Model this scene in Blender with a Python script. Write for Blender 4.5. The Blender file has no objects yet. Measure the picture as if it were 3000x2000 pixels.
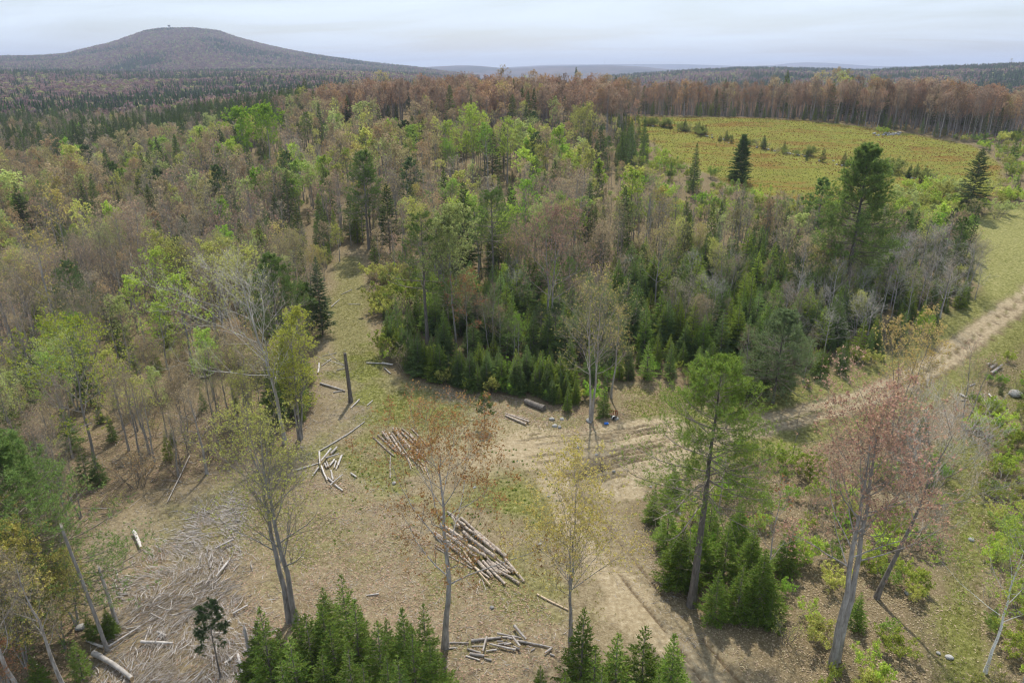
import bpy, math, numpy as np
from mathutils import Vector
R = math.radians
S = bpy.context.scene
C = S.collection
# ------------------------------------------------------------------ camera, sky, sun, exposure
CAMZ, PITCH = 35.0, R(21.2)
cam_d = bpy.data.cameras.new('camera'); cam = bpy.data.objects.new('camera', cam_d); C.objects.link(cam)
cam.location = (0, 0, CAMZ); cam.rotation_euler = (R(90) - PITCH, 0, 0)
cam_d.sensor_width = 36; cam_d.lens = 24; cam_d.clip_start = 0.5; cam_d.clip_end = 60000
S.camera = cam
SUN_EL, SUN_AZ = R(56), R(3)          # azimuth from +Y towards +X; the sun stands ahead of the camera
W = bpy.data.worlds.new('World'); S.world = W; W.use_nodes = True
nt = W.node_tree; N = nt.nodes; L = nt.links; N.clear()
out = N.new('ShaderNodeOutputWorld'); bg = N.new('ShaderNodeBackground'); bg.inputs['Strength'].default_value = 0.115
sky = N.new('ShaderNodeTexSky'); sky.sky_type = 'NISHITA'; sky.sun_disc = False
sky.sun_elevation = SUN_EL; sky.sun_rotation = SUN_AZ; sky.altitude = 100; sky.air_density = 1.0; sky.dust_density = 1.6; sky.ozone_density = 1.2
tc = N.new('ShaderNodeTexCoord'); sep = N.new('ShaderNodeSeparateXYZ'); L.new(tc.outputs['Generated'], sep.inputs[0])
def mth(op, a, b=None, c=None, nodes=None, links=None):
    nodes = nodes or N; links = links or L
    m = nodes.new('ShaderNodeMath'); m.operation = op
    for i, v in enumerate((a, b, c)):
        if v is None: continue
        if isinstance(v, (int, float)): m.inputs[i].default_value = v
        else: links.new(v, m.inputs[i])
    return m.outputs[0]
zz = mth('MAXIMUM', mth('ADD', sep.outputs['Z'], 0.09), 0.02)
cx = mth('DIVIDE', sep.outputs['X'], zz); cy = mth('DIVIDE', sep.outputs['Y'], zz)
cmb = N.new('ShaderNodeCombineXYZ'); L.new(mth('MULTIPLY', cx, 0.55), cmb.inputs[0]); L.new(mth('ADD', cy, mth('MULTIPLY', cx, 0.25)), cmb.inputs[1])
nz = N.new('ShaderNodeTexNoise'); nz.inputs['Scale'].default_value = 0.75; nz.inputs['Detail'].default_value = 8; nz.inputs['Roughness'].default_value = 0.56; nz.inputs['Distortion'].default_value = 0.5
L.new(cmb.outputs[0], nz.inputs['Vector'])
mr = N.new('ShaderNodeMapRange'); mr.inputs['From Min'].default_value = 0.33; mr.inputs['From Max'].default_value = 0.72; mr.inputs['To Min'].default_value = 0.12; mr.inputs['To Max'].default_value = 0.95
L.new(nz.outputs['Fac'], mr.inputs['Value'])
mx = N.new('ShaderNodeMix'); mx.data_type = 'RGBA'; L.new(mr.outputs[0], mx.inputs['Factor']); L.new(sky.outputs[0], mx.inputs[6]); mx.inputs[7].default_value = (8.6, 9.7, 10.7, 1)
L.new(mx.outputs[2], bg.inputs['Color']); L.new(bg.outputs[0], out.inputs['Surface'])
sd = bpy.data.lights.new('sun', 'SUN'); sd.energy = 4.5; sd.angle = R(1.2); sd.color = (1.0, 0.94, 0.82)
so = bpy.data.objects.new('sun', sd); C.objects.link(so); so.rotation_euler = (-(R(90) - SUN_EL), 0, -SUN_AZ)
so.location = (0, 60, 80)
S.view_settings.view_transform = 'Standard'; S.view_settings.look = 'None'; S.view_settings.exposure = 0.12; S.view_settings.gamma = 1.0
S.cycles.max_bounces = 3; S.cycles.diffuse_bounces = 2; S.cycles.transmission_bounces = 2; S.cycles.glossy_bounces = 1
S.cycles.volume_bounces = 0; S.cycles.transparent_max_bounces = 4
S.cycles.use_denoising = True; S.cycles.denoiser = 'OPENIMAGEDENOISE'; S.cycles.denoising_input_passes = 'RGB_ALBEDO_NORMAL'; S.cycles.denoising_prefilter = 'ACCURATE'; S.cycles.use_adaptive_sampling = True; S.cycles.adaptive_threshold = .02
S.cycles.filter_width = 1.2
# ------------------------------------------------------------------ helpers
RNG = np.random.default_rng(7)
FPX, CXP, CYP = 1568.0, 1176.0, 784.0           # the photograph measured at 2352 x 1568
FW = np.array((0, math.cos(PITCH), -math.sin(PITCH))); UP = np.array((0, math.sin(PITCH), math.cos(PITCH)))
def sstep(a, b, v):
    t = np.clip((v - a) / (b - a), 0, 1); return t * t * (3 - 2 * t)
def hash2(ix, iy):
    h = (ix * 374761393 + iy * 668265263) & 0xffffffff
    h = ((h ^ (h >> 13)) * 1274126177) & 0xffffffff
    return ((h ^ (h >> 16)) & 0xffff) / 65535.0
def vnoise(x, y):
    x = np.asarray(x, float); y = np.asarray(y, float)
    ix = np.floor(x).astype(np.int64); iy = np.floor(y).astype(np.int64); fx = x - ix; fy = y - iy
    fx = fx * fx * (3 - 2 * fx); fy = fy * fy * (3 - 2 * fy)
    a = hash2(ix, iy); b = hash2(ix + 1, iy); c = hash2(ix, iy + 1); d = hash2(ix + 1, iy + 1)
    return (a * (1 - fx) + b * fx) * (1 - fy) + (c * (1 - fx) + d * fx) * fy
def fbm(x, y, o=4):
    s = 0; a = .5
    for i in range(o): s = s + a * vnoise(x * 2 ** i + 17 * i, y * 2 ** i + 31 * i); a *= .5
    return s
def zbase(x, y):
    """the lie of the land: level by the landing, rising to the field and the maple ridge, falling away behind"""
    x = np.asarray(x, float); y = np.asarray(y, float)
    r = np.hypot(x, y)
    ang = x / np.maximum(y, 20)
    sl = 0.012 + 0.088 * sstep(-0.62, -0.12, ang)
    ramp = np.where(y < 62, 0, np.where(y < 78, (y - 62) ** 2 / 32, y - 70))
    top = 203.0
    ramp = top - np.log1p(np.exp(np.clip((top - ramp) / 13, -40, 40))) * 13
    z = sl * np.maximum(ramp, 0)
    right = sstep(-0.30, 0.25, ang)
    back = sstep(330, 900, r) * (0.55 + 0.45 * right)
    st_ = np.interp(ang, [.05, .175, .46, .577, .675, .8], [330, 296, 292, 281, 268, 260])
    z = z - 13 * sstep(.05, .2, ang) * sstep(0, 140, r - st_)
    z = z * (1 - back) - right * 14 * sstep(400, 1000, r) + (1 - right) * 30 * sstep(480, 1700, r)
    z = z + (fbm(x * .05, y * .05, 3) - .45) * 1.0 * sstep(30, 140, r) + (fbm(x * .006 + 3, y * .006, 3) - .45) * 9 * sstep(300, 1200, r)
    return z
def proj(p):
    p = np.asarray(p, float); d = p - np.array((0, 0, CAMZ))
    zc = d @ FW
    return CXP + FPX * d[..., 0] / zc, CYP - FPX * (d @ UP) / zc, zc
def at(px, py, h=0.0):
    d = FW + np.array((1, 0, 0)) * (px - CXP) / FPX - UP * (py - CYP) / FPX
    a, b = 5.0, 3000.0
    for i in range(3):
        t = np.geomspace(a, b, 120); f = CAMZ + d[2] * t - zbase(d[0] * t, d[1] * t) - h
        k = int(np.argmax(f <= 0)) if (f <= 0).any() else 119
        a, b = t[max(k - 1, 0)], t[k]
    t = b
    p = d * t; return np.array((p[0], p[1], CAMZ + p[2]))
def ats(*pp): return np.array([at(*p)[:2] for p in pp])
def height_to(base, pytop):
    a, b = .2, 60.0
    for i in range(40):
        m = .5 * (a + b)
        if proj(base + np.array((0, 0, m)))[1] > pytop: a = m
        else: b = m
    return a
def inpoly(x, y, P):
    ins = np.zeros(np.shape(x), bool); n = len(P)
    for i in range(n):
        x0, y0 = P[i]; x1, y1 = P[(i + 1) % n]
        c = ((y0 > y) != (y1 > y)) & (x < (x1 - x0) * (y - y0) / (y1 - y0 + 1e-12) + x0)
        ins ^= c
    return ins
def dline(x, y, P):
    d = np.full(np.shape(x), 1e9)
    for (x0, y0), (x1, y1) in zip(P[:-1], P[1:]):
        vx, vy = x1 - x0, y1 - y0; t = np.clip(((x - x0) * vx + (y - y0) * vy) / (vx * vx + vy * vy + 1e-9), 0, 1)
        d = np.minimum(d, np.hypot(x - x0 - t * vx, y - y0 - t * vy))
    return d
def sdist(x, y, P):
    """inside distance: positive inside, negative outside"""
    d = dline(x, y, list(P) + [P[0]]); return np.where(inpoly(x, y, P), d, -d)
def smooth_line(P, n=6):
    P = np.asarray(P, float); out = []
    Q = np.vstack([2 * P[0] - P[1], P, 2 * P[-1] - P[-2]])
    for i in range(1, len(Q) - 2):
        for k in range(n):
            t = k / n; a, b, c, d = Q[i - 1], Q[i], Q[i + 1], Q[i + 2]
            out.append(.5 * ((2 * b) + (-a + c) * t + (2 * a - 5 * b + 4 * c - d) * t * t + (-a + 3 * b - 3 * c + d) * t ** 3))
    out.append(P[-1]); return np.array(out)
# ------------------------------------------------------------------ materials
MATS = {}
def mat(name):
    m = bpy.data.materials.new(name); m.use_nodes = True; MATS[name] = m
    nt = m.node_tree; nt.nodes.clear()
    o = nt.nodes.new('ShaderNodeOutputMaterial')
    return m, nt.nodes, nt.links, o
def ramp_node(nodes, stops, interp='LINEAR'):
    r = nodes.new('ShaderNodeValToRGB'); r.color_ramp.interpolation = interp
    e = r.color_ramp.elements
    while len(e) < len(stops): e.new(.5)
    for k, (p, c) in enumerate(stops): e[k].position = p; e[k].color = (*c, 1)
    return r
def mixc(nodes, links, f, a, b, mode='MIX'):
    m = nodes.new('ShaderNodeMix'); m.data_type = 'RGBA'; m.blend_type = mode
    for s, v in ((0, f), (6, a), (7, b)):
        if isinstance(v, (int, float)): m.inputs[s].default_value = v
        elif isinstance(v, tuple): m.inputs[s].default_value = (*v, 1)
        else: links.new(v, m.inputs[s])
    return m.outputs[2]
def noise(nodes, links, scale, detail=3, rough=.55, vec=None, dist=0.0):
    n = nodes.new('ShaderNodeTexNoise'); n.inputs['Scale'].default_value = scale; n.inputs['Detail'].default_value = detail
    n.inputs['Roughness'].default_value = rough; n.inputs['Distortion'].default_value = dist
    if vec is not None: links.new(vec, n.inputs['Vector'])
    return n
def foliage(name, transl=.45, lo=.55, hi=1.45, gloss=True):
    """leaf and needle stuff: tint from the object's own colour, each leaf a little lighter or darker"""
    m, n, l, o = mat(name)
    oi = n.new('ShaderNodeObjectInfo'); ge = n.new('ShaderNodeNewGeometry')
    r1 = n.new('ShaderNodeMapRange'); r1.inputs['To Min'].default_value = lo; r1.inputs['To Max'].default_value = hi; l.new(ge.outputs['Random Per Island'], r1.inputs['Value'])
    r2 = n.new('ShaderNodeMapRange'); r2.inputs['To Min'].default_value = .8; r2.inputs['To Max'].default_value = 1.2; l.new(oi.outputs['Random'], r2.inputs['Value'])
    v = mth('MULTIPLY', r1.outputs[0], r2.outputs[0], nodes=n, links=l)
    ta = n.new('ShaderNodeAttribute'); ta.attribute_type = 'INSTANCER'; ta.attribute_name = 'tint'
    base_c = mixc(n, l, mth('GREATER_THAN', ta.outputs['Fac'], .0005, nodes=n, links=l), oi.outputs['Color'], ta.outputs['Color'])
    hs = n.new('ShaderNodeHueSaturation'); l.new(base_c, hs.inputs['Color']); l.new(v, hs.inputs['Value'])
    hv = n.new('ShaderNodeMapRange'); hv.inputs['To Min'].default_value = .475; hv.inputs['To Max'].default_value = .525
    l.new(mth('FRACT', mth('MULTIPLY', ge.outputs['Random Per Island'], 7.31, nodes=n, links=l), nodes=n, links=l), hv.inputs['Value']); l.new(hv.outputs[0], hs.inputs['Hue'])
    d = n.new('ShaderNodeBsdfDiffuse'); t = n.new('ShaderNodeBsdfTranslucent'); s = n.new('ShaderNodeMixShader'); s.inputs[0].default_value = transl
    l.new(hs.outputs[0], d.inputs['Color']); l.new(hs.outputs[0], t.inputs['Color']); l.new(d.outputs[0], s.inputs[1]); l.new(t.outputs[0], s.inputs[2])
    l.new(s.outputs[0], o.inputs['Surface']); return m
def barkmat(name, a, b, scale=6, use_rand=True, bump=.5, stretch=.25, marks=None):
    m, n, l, o = mat(name)
    tcn = n.new('ShaderNodeTexCoord'); mp = n.new('ShaderNodeMapping'); mp.inputs['Scale'].default_value = (1, 1, stretch); l.new(tcn.outputs['Object'], mp.inputs['Vector'])
    nn = noise(n, l, scale, 5, .65, mp.outputs[0]); rp = ramp_node(n, [(.32, a), (.68, b)]); l.new(nn.outputs['Fac'], rp.inputs[0])
    col = rp.outputs[0]
    if marks:
        n2 = noise(n, l, marks[1], 3, .6, tcn.outputs['Object']); rr = n.new('ShaderNodeMapRange'); rr.inputs['From Min'].default_value = marks[2]; rr.inputs['From Max'].default_value = marks[2] + .06
        l.new(n2.outputs['Fac'], rr.inputs['Value']); col = mixc(n, l, rr.outputs[0], col, marks[0])
    if use_rand:
        oi = n.new('ShaderNodeObjectInfo'); r2 = n.new('ShaderNodeMapRange'); r2.inputs['To Min'].default_value = .75; r2.inputs['To Max'].default_value = 1.3; l.new(oi.outputs['Random'], r2.inputs['Value'])
        hs = n.new('ShaderNodeHueSaturation'); l.new(col, hs.inputs['Color']); l.new(r2.outputs[0], hs.inputs['Value']); col = hs.outputs[0]
    b_ = n.new('ShaderNodeBsdfPrincipled'); b_.inputs['Roughness'].default_value = .9; b_.inputs['Specular IOR Level'].default_value = .2
    l.new(col, b_.inputs['Base Color'])
    if bump:
        bp = n.new('ShaderNodeBump'); bp.inputs['Strength'].default_value = bump; bp.inputs['Distance'].default_value = .03; l.new(nn.outputs['Fac'], bp.inputs['Height']); l.new(bp.outputs[0], b_.inputs['Normal'])
    l.new(b_.outputs[0], o.inputs['Surface']); return m
def simple(name, col, rough=.6, metal=0):
    m, n, l, o = mat(name); b_ = n.new('ShaderNodeBsdfPrincipled'); nn = noise(n, l, 9, 4); tcn = n.new('ShaderNodeTexCoord'); l.new(tcn.outputs['Object'], nn.inputs['Vector'])
    c = mixc(n, l, nn.outputs['Fac'], tuple(v * .75 for v in col), tuple(min(1, v * 1.25) for v in col)); l.new(c, b_.inputs['Base Color'])
    b_.inputs['Roughness'].default_value = rough; b_.inputs['Metallic'].default_value = metal; l.new(b_.outputs[0], o.inputs['Surface']); return m
M_leaf = foliage('young_leaf', .5, .6, 1.4)
M_needle = foliage('needle', .5, .5, 1.7)
M_grass = foliage('grass_blade', .35, .6, 1.4)
M_litter = foliage('dry_leaf', .15, .55, 1.35)
M_bark = barkmat('grey_bark', (.16, .145, .13), (.38, .355, .33), 7)
M_darkbark = barkmat('dark_bark', (.09, .078, .068), (.23, .205, .185), 7)
M_twig = barkmat('twig_bark', (.155, .128, .10), (.33, .285, .23), 2, bump=0)
M_paletwig = barkmat('pale_twig_bark', (.25, .23, .205), (.46, .435, .40), 2, bump=0)
M_birch = barkmat('birch_bark', (.55, .53, .50), (.78, .77, .74), 5, bump=.2, marks=((.07, .06, .05), 9, .6))
M_dead = barkmat('weathered_wood', (.24, .205, .185), (.50, .465, .44), 4, bump=.4)
M_pale = barkmat('bleached_wood', (.30, .275, .255), (.58, .54, .51), 3, bump=.3)
M_log = barkmat('log_bark', (.20, .16, .13), (.47, .405, .35), 6, bump=.9, stretch=.5, marks=((.64, .52, .36), 3.5, .64))
M_peeled = barkmat('peeled_wood', (.42, .31, .21), (.66, .54, .40), 4, bump=.2, marks=((.25, .18, .13), 5, .62))
M_cut = barkmat('cut_wood', (.45, .29, .15), (.66, .49, .30), 14, bump=.2, stretch=1)
M_rock = barkmat('granite', (.20, .195, .19), (.46, .45, .43), 4, bump=.6, stretch=1)
# ------------------------------------------------------------------ mesh building
class MB:
    def __init__(s): s.v = []; s.f = []; s.n = 0
    def add(s, V, F, m=0):
        V = np.asarray(V, np.float32).reshape(-1, 3); F = np.asarray(F, np.int64)
        if len(F) == 0: return
        s.v.append(V); s.f.append((F + s.n, m)); s.n += len(V)
    def mesh(s, name, mats, smooth=False):
        me = bpy.data.meshes.new(name)
        V = np.concatenate(s.v); me.vertices.add(len(V)); me.vertices.foreach_set('co', V.ravel())
        li = np.concatenate([f.ravel() for f, m in s.f]); tot = np.concatenate([np.full(len(f), f.shape[1]) for f, m in s.f])
        mi = np.concatenate([np.full(len(f), m) for f, m in s.f])
        me.loops.add(len(li)); me.loops.foreach_set('vertex_index', li.astype(np.int32))
        me.polygons.add(len(tot)); st = np.concatenate([[0], np.cumsum(tot)[:-1]])
        me.polygons.foreach_set('loop_start', st.astype(np.int32)); me.polygons.foreach_set('material_index', mi.astype(np.int32))
        if smooth: me.polygons.foreach_set('use_smooth', np.ones(len(tot), bool))
        for m in mats: me.materials.append(m)
        me.update(calc_edges=True); return me
def nrm(a): return a / (np.linalg.norm(a, axis=-1, keepdims=True) + 1e-9)
def perp(d):
    a = np.where(np.abs(d[..., 2:3]) < .9, np.array((0, 0, 1.0)), np.array((1.0, 0, 0)))
    u = nrm(np.cross(a, d)); return u, np.cross(d, u)
def tubes(mb, P, Rr, sides=4, m=0, cap=False):
    """P (k,n,3) centre lines, Rr (k,n) radii"""
    P = np.asarray(P, float); k, n, _ = P.shape
    if k == 0: return
    u, v = perp(nrm(P[:, -1] - P[:, 0]))
    a = np.arange(sides) * 2 * np.pi / sides
    ring = np.cos(a)[None, None, :, None] * u[:, None, None, :] + np.sin(a)[None, None, :, None] * v[:, None, None, :]
    V = P[:, :, None, :] + Rr[:, :, None, None] * ring
    base = (np.arange(k) * n * sides)[:, None, None]; i = (np.arange(n - 1) * sides)[None, :, None]; j = np.arange(sides)[None, None, :]; j2 = (j + 1) % sides
    F = np.stack([base + i + j, base + i + j2, base + i + sides + j2, base + i + sides + j], -1).reshape(-1, 4)
    mb.add(V.reshape(-1, 3), F, m)
def spikes(mb, A, B, r, m=0):
    """thin three sided twigs from A to B"""
    u, v = perp(nrm(B - A)); r = np.broadcast_to(np.asarray(r), (len(A),))[:, None]
    V = np.stack([A + u * r, A - .5 * u * r + .87 * v * r, A - .5 * u * r - .87 * v * r, B], 1)
    b = (np.arange(len(A)) * 4)[:, None]
    mb.add(V.reshape(-1, 3), np.concatenate([b + np.array([[0, 1, 3]]), b + np.array([[1, 2, 3]]), b + np.array([[2, 0, 3]])]), m)
def rdir(g, n): return nrm(g.normal(size=(n, 3)))
def leaves(mb, P, size, g, m=0, flat=.0):
    n = len(P); u = rdir(g, n); w = rdir(g, n)
    if flat: w = nrm(w * (1 - flat) + np.array((0, 0, flat)))
    u = nrm(u - w * (u * w).sum(-1, keepdims=True)); v = np.cross(w, u)
    s = (size * g.uniform(.4, 1.5, n))[:, None]
    V = np.stack([P + u * s * 1.15, P - u * s * .75 + v * s * .9, P - u * s * .75 - v * s * .9], 1)
    mb.add(V.reshape(-1, 3), np.arange(n * 3).reshape(-1, 3), m)
def blades(mb, A, D, ln, wd, g, m=0):
    """long narrow slivers from A along D: needle sprays, grass blades"""
    n = len(A); D = nrm(D); u, v = perp(D); a = g.uniform(0, 2 * np.pi, n)[:, None]; w = np.cos(a) * u + np.sin(a) * v
    ln = np.broadcast_to(ln, (n,))[:, None]; wd = np.broadcast_to(wd, (n,))[:, None]
    V = np.stack([A + w * wd, A - w * wd, A + D * ln], 1)
    mb.add(V.reshape(-1, 3), np.arange(n * 3).reshape(-1, 3), m)
def kids(g, P, Rr, Ln, cnt, t0, t1, ang, frac, n, bend, wob=.15, rfrac=.5, rmin=.006, tpow=1.0, taper=.15, phi=None):
    """cnt side shoots on each parent line; returns their lines, radii and lengths"""
    k, m, _ = P.shape; idx = np.repeat(np.arange(k), cnt); q = len(idx)
    t = t0 + (t1 - t0) * ((np.tile(np.arange(cnt), k) + g.uniform(0, 1, q)) / cnt) ** tpow
    f = t * (m - 1); i = np.minimum(f.astype(int), m - 2); w = (f - i)[:, None]
    st = P[idx, i] * (1 - w) + P[idx, i + 1] * w; tan = nrm(P[idx, i + 1] - P[idx, i])
    rp = Rr[idx, i] * (1 - w[:, 0]) + Rr[idx, i + 1] * w[:, 0]
    u, v = perp(tan)
    ph = (np.tile(np.arange(cnt), k) * 2.39996 + g.uniform(0, 1.0, q) + idx * 1.7)[:, None] if phi is None else phi(q)
    a = (ang[0] + (ang[1] - ang[0]) * g.uniform(0, 1, q))[:, None] if np.ndim(ang[0]) == 0 else ang(t)
    d = nrm(np.cos(a) * tan + np.sin(a) * (np.cos(ph) * u + np.sin(ph) * v))
    ln = Ln[idx] * frac(t) * g.uniform(.7, 1.3, q)
    out = np.zeros((q, n, 3)); out[:, 0] = st; seg = ln / (n - 1)
    for s in range(1, n):
        d = nrm(d + np.array((0, 0, bend / (n - 1))) + g.normal(size=(q, 3)) * wob); out[:, s] = out[:, s - 1] + d * seg[:, None]
    r0 = np.minimum(np.maximum(rp * rfrac, rmin), np.maximum(rp * .95, rmin)); rr = r0[:, None] * np.linspace(1, taper, n)[None, :]
    return out, np.maximum(rr, .0015), ln
# ------------------------------------------------------------------ tree growers: each returns (trunk mesh, crown mesh, height)
def trunk_line(g, H, n=12, lean=(0, 0), wob=.012, curve=(0, 0), base=(0, 0)):
    t = np.linspace(0, 1, n); w = np.cumsum(g.normal(size=(n, 2)) * wob * H, 0) * np.minimum(t * 3, 1)[:, None]
    xy = np.array(base)[None] + np.array(lean)[None] * t[:, None] * H + np.array(curve)[None] * (t ** 2)[:, None] * H + w * .5
    return np.concatenate([xy, (t * H)[:, None]], 1)
def hardwood(seed, H=12, stems=1, t0=.35, Wd=.26, n1=16, n2=8, n3=6, n4=4, lean=(0, 0), curve=(0, 0), leaf=1.0, lsize=.05, r0=None, ang=(.55, 1.05), bend=.45,
             bark=None, twig=None, spread=.1, wob=.012, lean_side=None, sides=6, leaf_top=0.0, thick=1.0, tw4=.5):
    g = np.random.default_rng(seed); T = MB(); K = MB(); r0 = r0 or H * .0105 * (1.25 if stems == 1 else .85)
    lines = []; n4 = min(n4, max(2, int(8500 / (stems * n1 * n2 * n3)))) if n4 else 0
    for s in range(stems):
        a = s * 2.4 + g.uniform(0, 1); sp = spread * g.uniform(.5, 1.2) if stems > 1 else 0; hh = H * (1 if s == 0 else g.uniform(.75, .98))
        lines.append(trunk_line(g, hh, 12, (lean[0] + math.cos(a) * sp, lean[1] + math.sin(a) * sp), wob, curve, (math.cos(a) * r0 * 1.2 * (stems > 1), math.sin(a) * r0 * 1.2 * (stems > 1))))
    P = np.array(lines); t = np.linspace(0, 1, 12); rr = r0 * ((1 - t) ** .85 * .93 + .07) + r0 * .5 * np.exp(-t * 22); Rr = np.repeat(rr[None], stems, 0)
    P[:, 0, 2] -= .25
    tubes(T, P, Rr, max(sides, 5))
    Ln = np.full(stems, H * Wd)
    prof = lambda t: np.clip(1.05 - ((t - (t0 * .55 + .3)) / .62) ** 2, .22, 1) * 1.35
    angf = lambda t: ((ang[1] + (ang[0] - ang[1]) * (t - t0) / (1 - t0)))[:, None] * g.uniform(.8, 1.2, (len(t), 1))
    class A_:
        def __getitem__(s, i): return np.zeros(1)
        def __call__(s, t): return angf(t)
    P1, R1, L1 = kids(g, P, Rr, Ln, n1, t0, .97, A_(), prof, 6, bend, .12, .42, .012 * thick, .9)
    if lean_side is not None:
        P1 = P1 + (P1 - P1[:, :1]) * 0 + np.linspace(0, 1, 6)[None, :, None] * np.array((*lean_side, 0)) * L1[:, None, None]
    tubes(T, P1, R1, 4)
    P2, R2, L2 = kids(g, P1, R1, L1, n2, .18, .98, (.5, 1.0), lambda t: .62 * (1.15 - .75 * t), 4, bend * .7, .14, .55, .007 * thick)
    tubes(K, P2, R2, 3)
    P3, R3, L3 = kids(g, P2, R2, L2, n3, .12, 1, (.4, .95), lambda t: .55 * (1.15 - .6 * t), 3, bend * .5, .16, .6, .0045 * thick)
    spikes(K, P3[:, 0], P3[:, -1], R3[:, 0])
    tips = P3[:, -1]
    if n4:
        P4, R4, L4 = kids(g, P3, R3, L3, n4, .1, 1, (.35, .9), lambda t: tw4 * (1.2 - .5 * t), 2, .2, .1, .6, .0035 * thick)
        spikes(K, P4[:, 0], P4[:, 1], .0035 * thick); tips = np.concatenate([tips, P4[:, 1], P4[:, 0] * .4 + P4[:, 1] * .6])
    if leaf > 0:
        n = int(len(tips) * leaf); ctr = tips[g.integers(0, len(tips), max(1, n // 3))]; pk = np.repeat(ctr, 3, 0); n = len(pk); pk = pk + g.normal(size=pk.shape) * lsize * .8
        if leaf_top: pk = pk[g.uniform(0, 1, n) < np.clip((pk[:, 2] / H - leaf_top) / .25, .05, 1)]
        leaves(K, pk + g.normal(size=pk.shape) * lsize * .6, lsize, g, 1)
    return T.mesh('trunk', [bark or M_bark], True), K.mesh('crown', [twig or M_twig, M_leaf]), H
def fir(seed, H=6, Wd=.24, dens=1.0, low=.05, step=.26, wid=.034, bare=0, droop=.0, nb=7, skirt=.85, lean=(0, 0)):
    g = np.random.default_rng(seed); T = MB(); K = MB()
    P = trunk_line(g, H, 8, lean, .004)[None]; t = np.linspace(0, 1, 8); r0 = H * .011; Rr = (r0 * (1 - t) * .97 + .004)[None]; P[:, 0, 2] -= .2
    tubes(T, P, Rr, 6)
    hs = []; z = low * H
    while z < H * .985:
        hs += [z + g.normal() * .05 for _ in range(nb)] + [z + step * g.uniform(.2, .8) for _ in range(max(1, nb // 3))]; z += step * (1 - .45 * z / H)
    hs = np.clip(np.array(hs), .03, H * .99); q = len(hs); t = hs / H
    az = np.arange(q) * 2.39996 + g.uniform(0, .9, q)
    ln = H * Wd * ((1 - t) ** skirt) * g.uniform(.7, 1.25, q) * np.clip((t - low) * 6 + .55, .5, 1) + .06
    el = np.radians(-8 + 42 * t ** 1.5 - droop * (1 - t)) + g.normal(size=q) * .1
    d0 = np.stack([np.cos(az) * np.cos(el), np.sin(az) * np.cos(el), np.sin(el)], 1)
    n = 5; B = np.zeros((q, n, 3)); f = t * 7; i = np.minimum(f.astype(int), 6); w = (f - i)[:, None]; B[:, 0] = P[0, i] * (1 - w) + P[0, i + 1] * w; B[:, 0, 2] = hs; d = d0
    for s in range(1, n): d = nrm(d + np.array((0, 0, .07 if s > 1 else -.05)) + g.normal(size=(q, 3)) * .05); B[:, s] = B[:, s - 1] + d * (ln / (n - 1))[:, None]
    tubes(K, B, np.maximum(.004, ln * .012)[:, None] * np.linspace(1, .3, n)[None], 3, 0)
    cnt = np.maximum(4, (ln / .07 * dens).astype(int)); idx = np.repeat(np.arange(q), cnt); m = len(idx)
    tt = g.uniform(.12, 1.0, m) ** .85; f = tt * (n - 1); i = np.minimum(f.astype(int), n - 2); w = (f - i)[:, None]
    st = B[idx, i] * (1 - w) + B[idx, i + 1] * w; tan = nrm(B[idx, i + 1] - B[idx, i]); side = nrm(np.cross(tan, np.array((0, 0, 1.0)))) * np.where(g.uniform(0, 1, m) < .5, -1, 1)[:, None]
    a = g.uniform(.5, 1.05, m)[:, None]; dd = nrm(np.cos(a) * tan + np.sin(a) * side + np.array((0, 0, 1.0)) * g.normal(.06, .13, m)[:, None])
    bl = np.clip(ln[idx] * .42 * (1.1 - tt), .06, .42) * g.uniform(.7, 1.3, m)
    blades(K, st, dd, bl, wid * g.uniform(.7, 1.3, m), g, 1)
    # finer sprays on the longer sprays
    sel = np.where(bl > .1)[0]; sel = np.concatenate([sel] * 3); kk = len(sel); u = g.uniform(.3, .95, kk)[:, None]
    s2 = st[sel] + dd[sel] * bl[sel][:, None] * u; d2 = nrm(dd[sel] + rdir(g, kk) * np.array((.8, .8, .35))); blades(K, s2, d2, bl[sel] * .48, wid * .8, g, 1)
    # tip shoots and leader
    blades(K, B[:, -2], nrm(B[:, -1] - B[:, -2] + g.normal(size=(q, 3)) * .02), ln / (n - 1) * 1.2 + .05, wid, g, 1)
    blades(K, np.repeat(P[:, -1] - np.array((0, 0, .25)), 6, 0), rdir(g, 6) * .25 + np.array((0, 0, 1)), .35, .03, g, 1)
    if bare:
        k = int(bare); hb = g.uniform(.02, low + .25, k) * H; a = g.uniform(0, 6.28, k); A = np.stack([0 * hb, 0 * hb, hb], 1); Bp = A + np.stack([np.cos(a), np.sin(a), g.normal(-.1, .2, k)], 1) * g.uniform(.3, 1.0, (k, 1)) * H * .1; spikes(K, A, Bp, .012, 0)
    return T.mesh('trunk', [M_darkbark], True), K.mesh('crown', [M_twig, M_needle]), H
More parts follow.
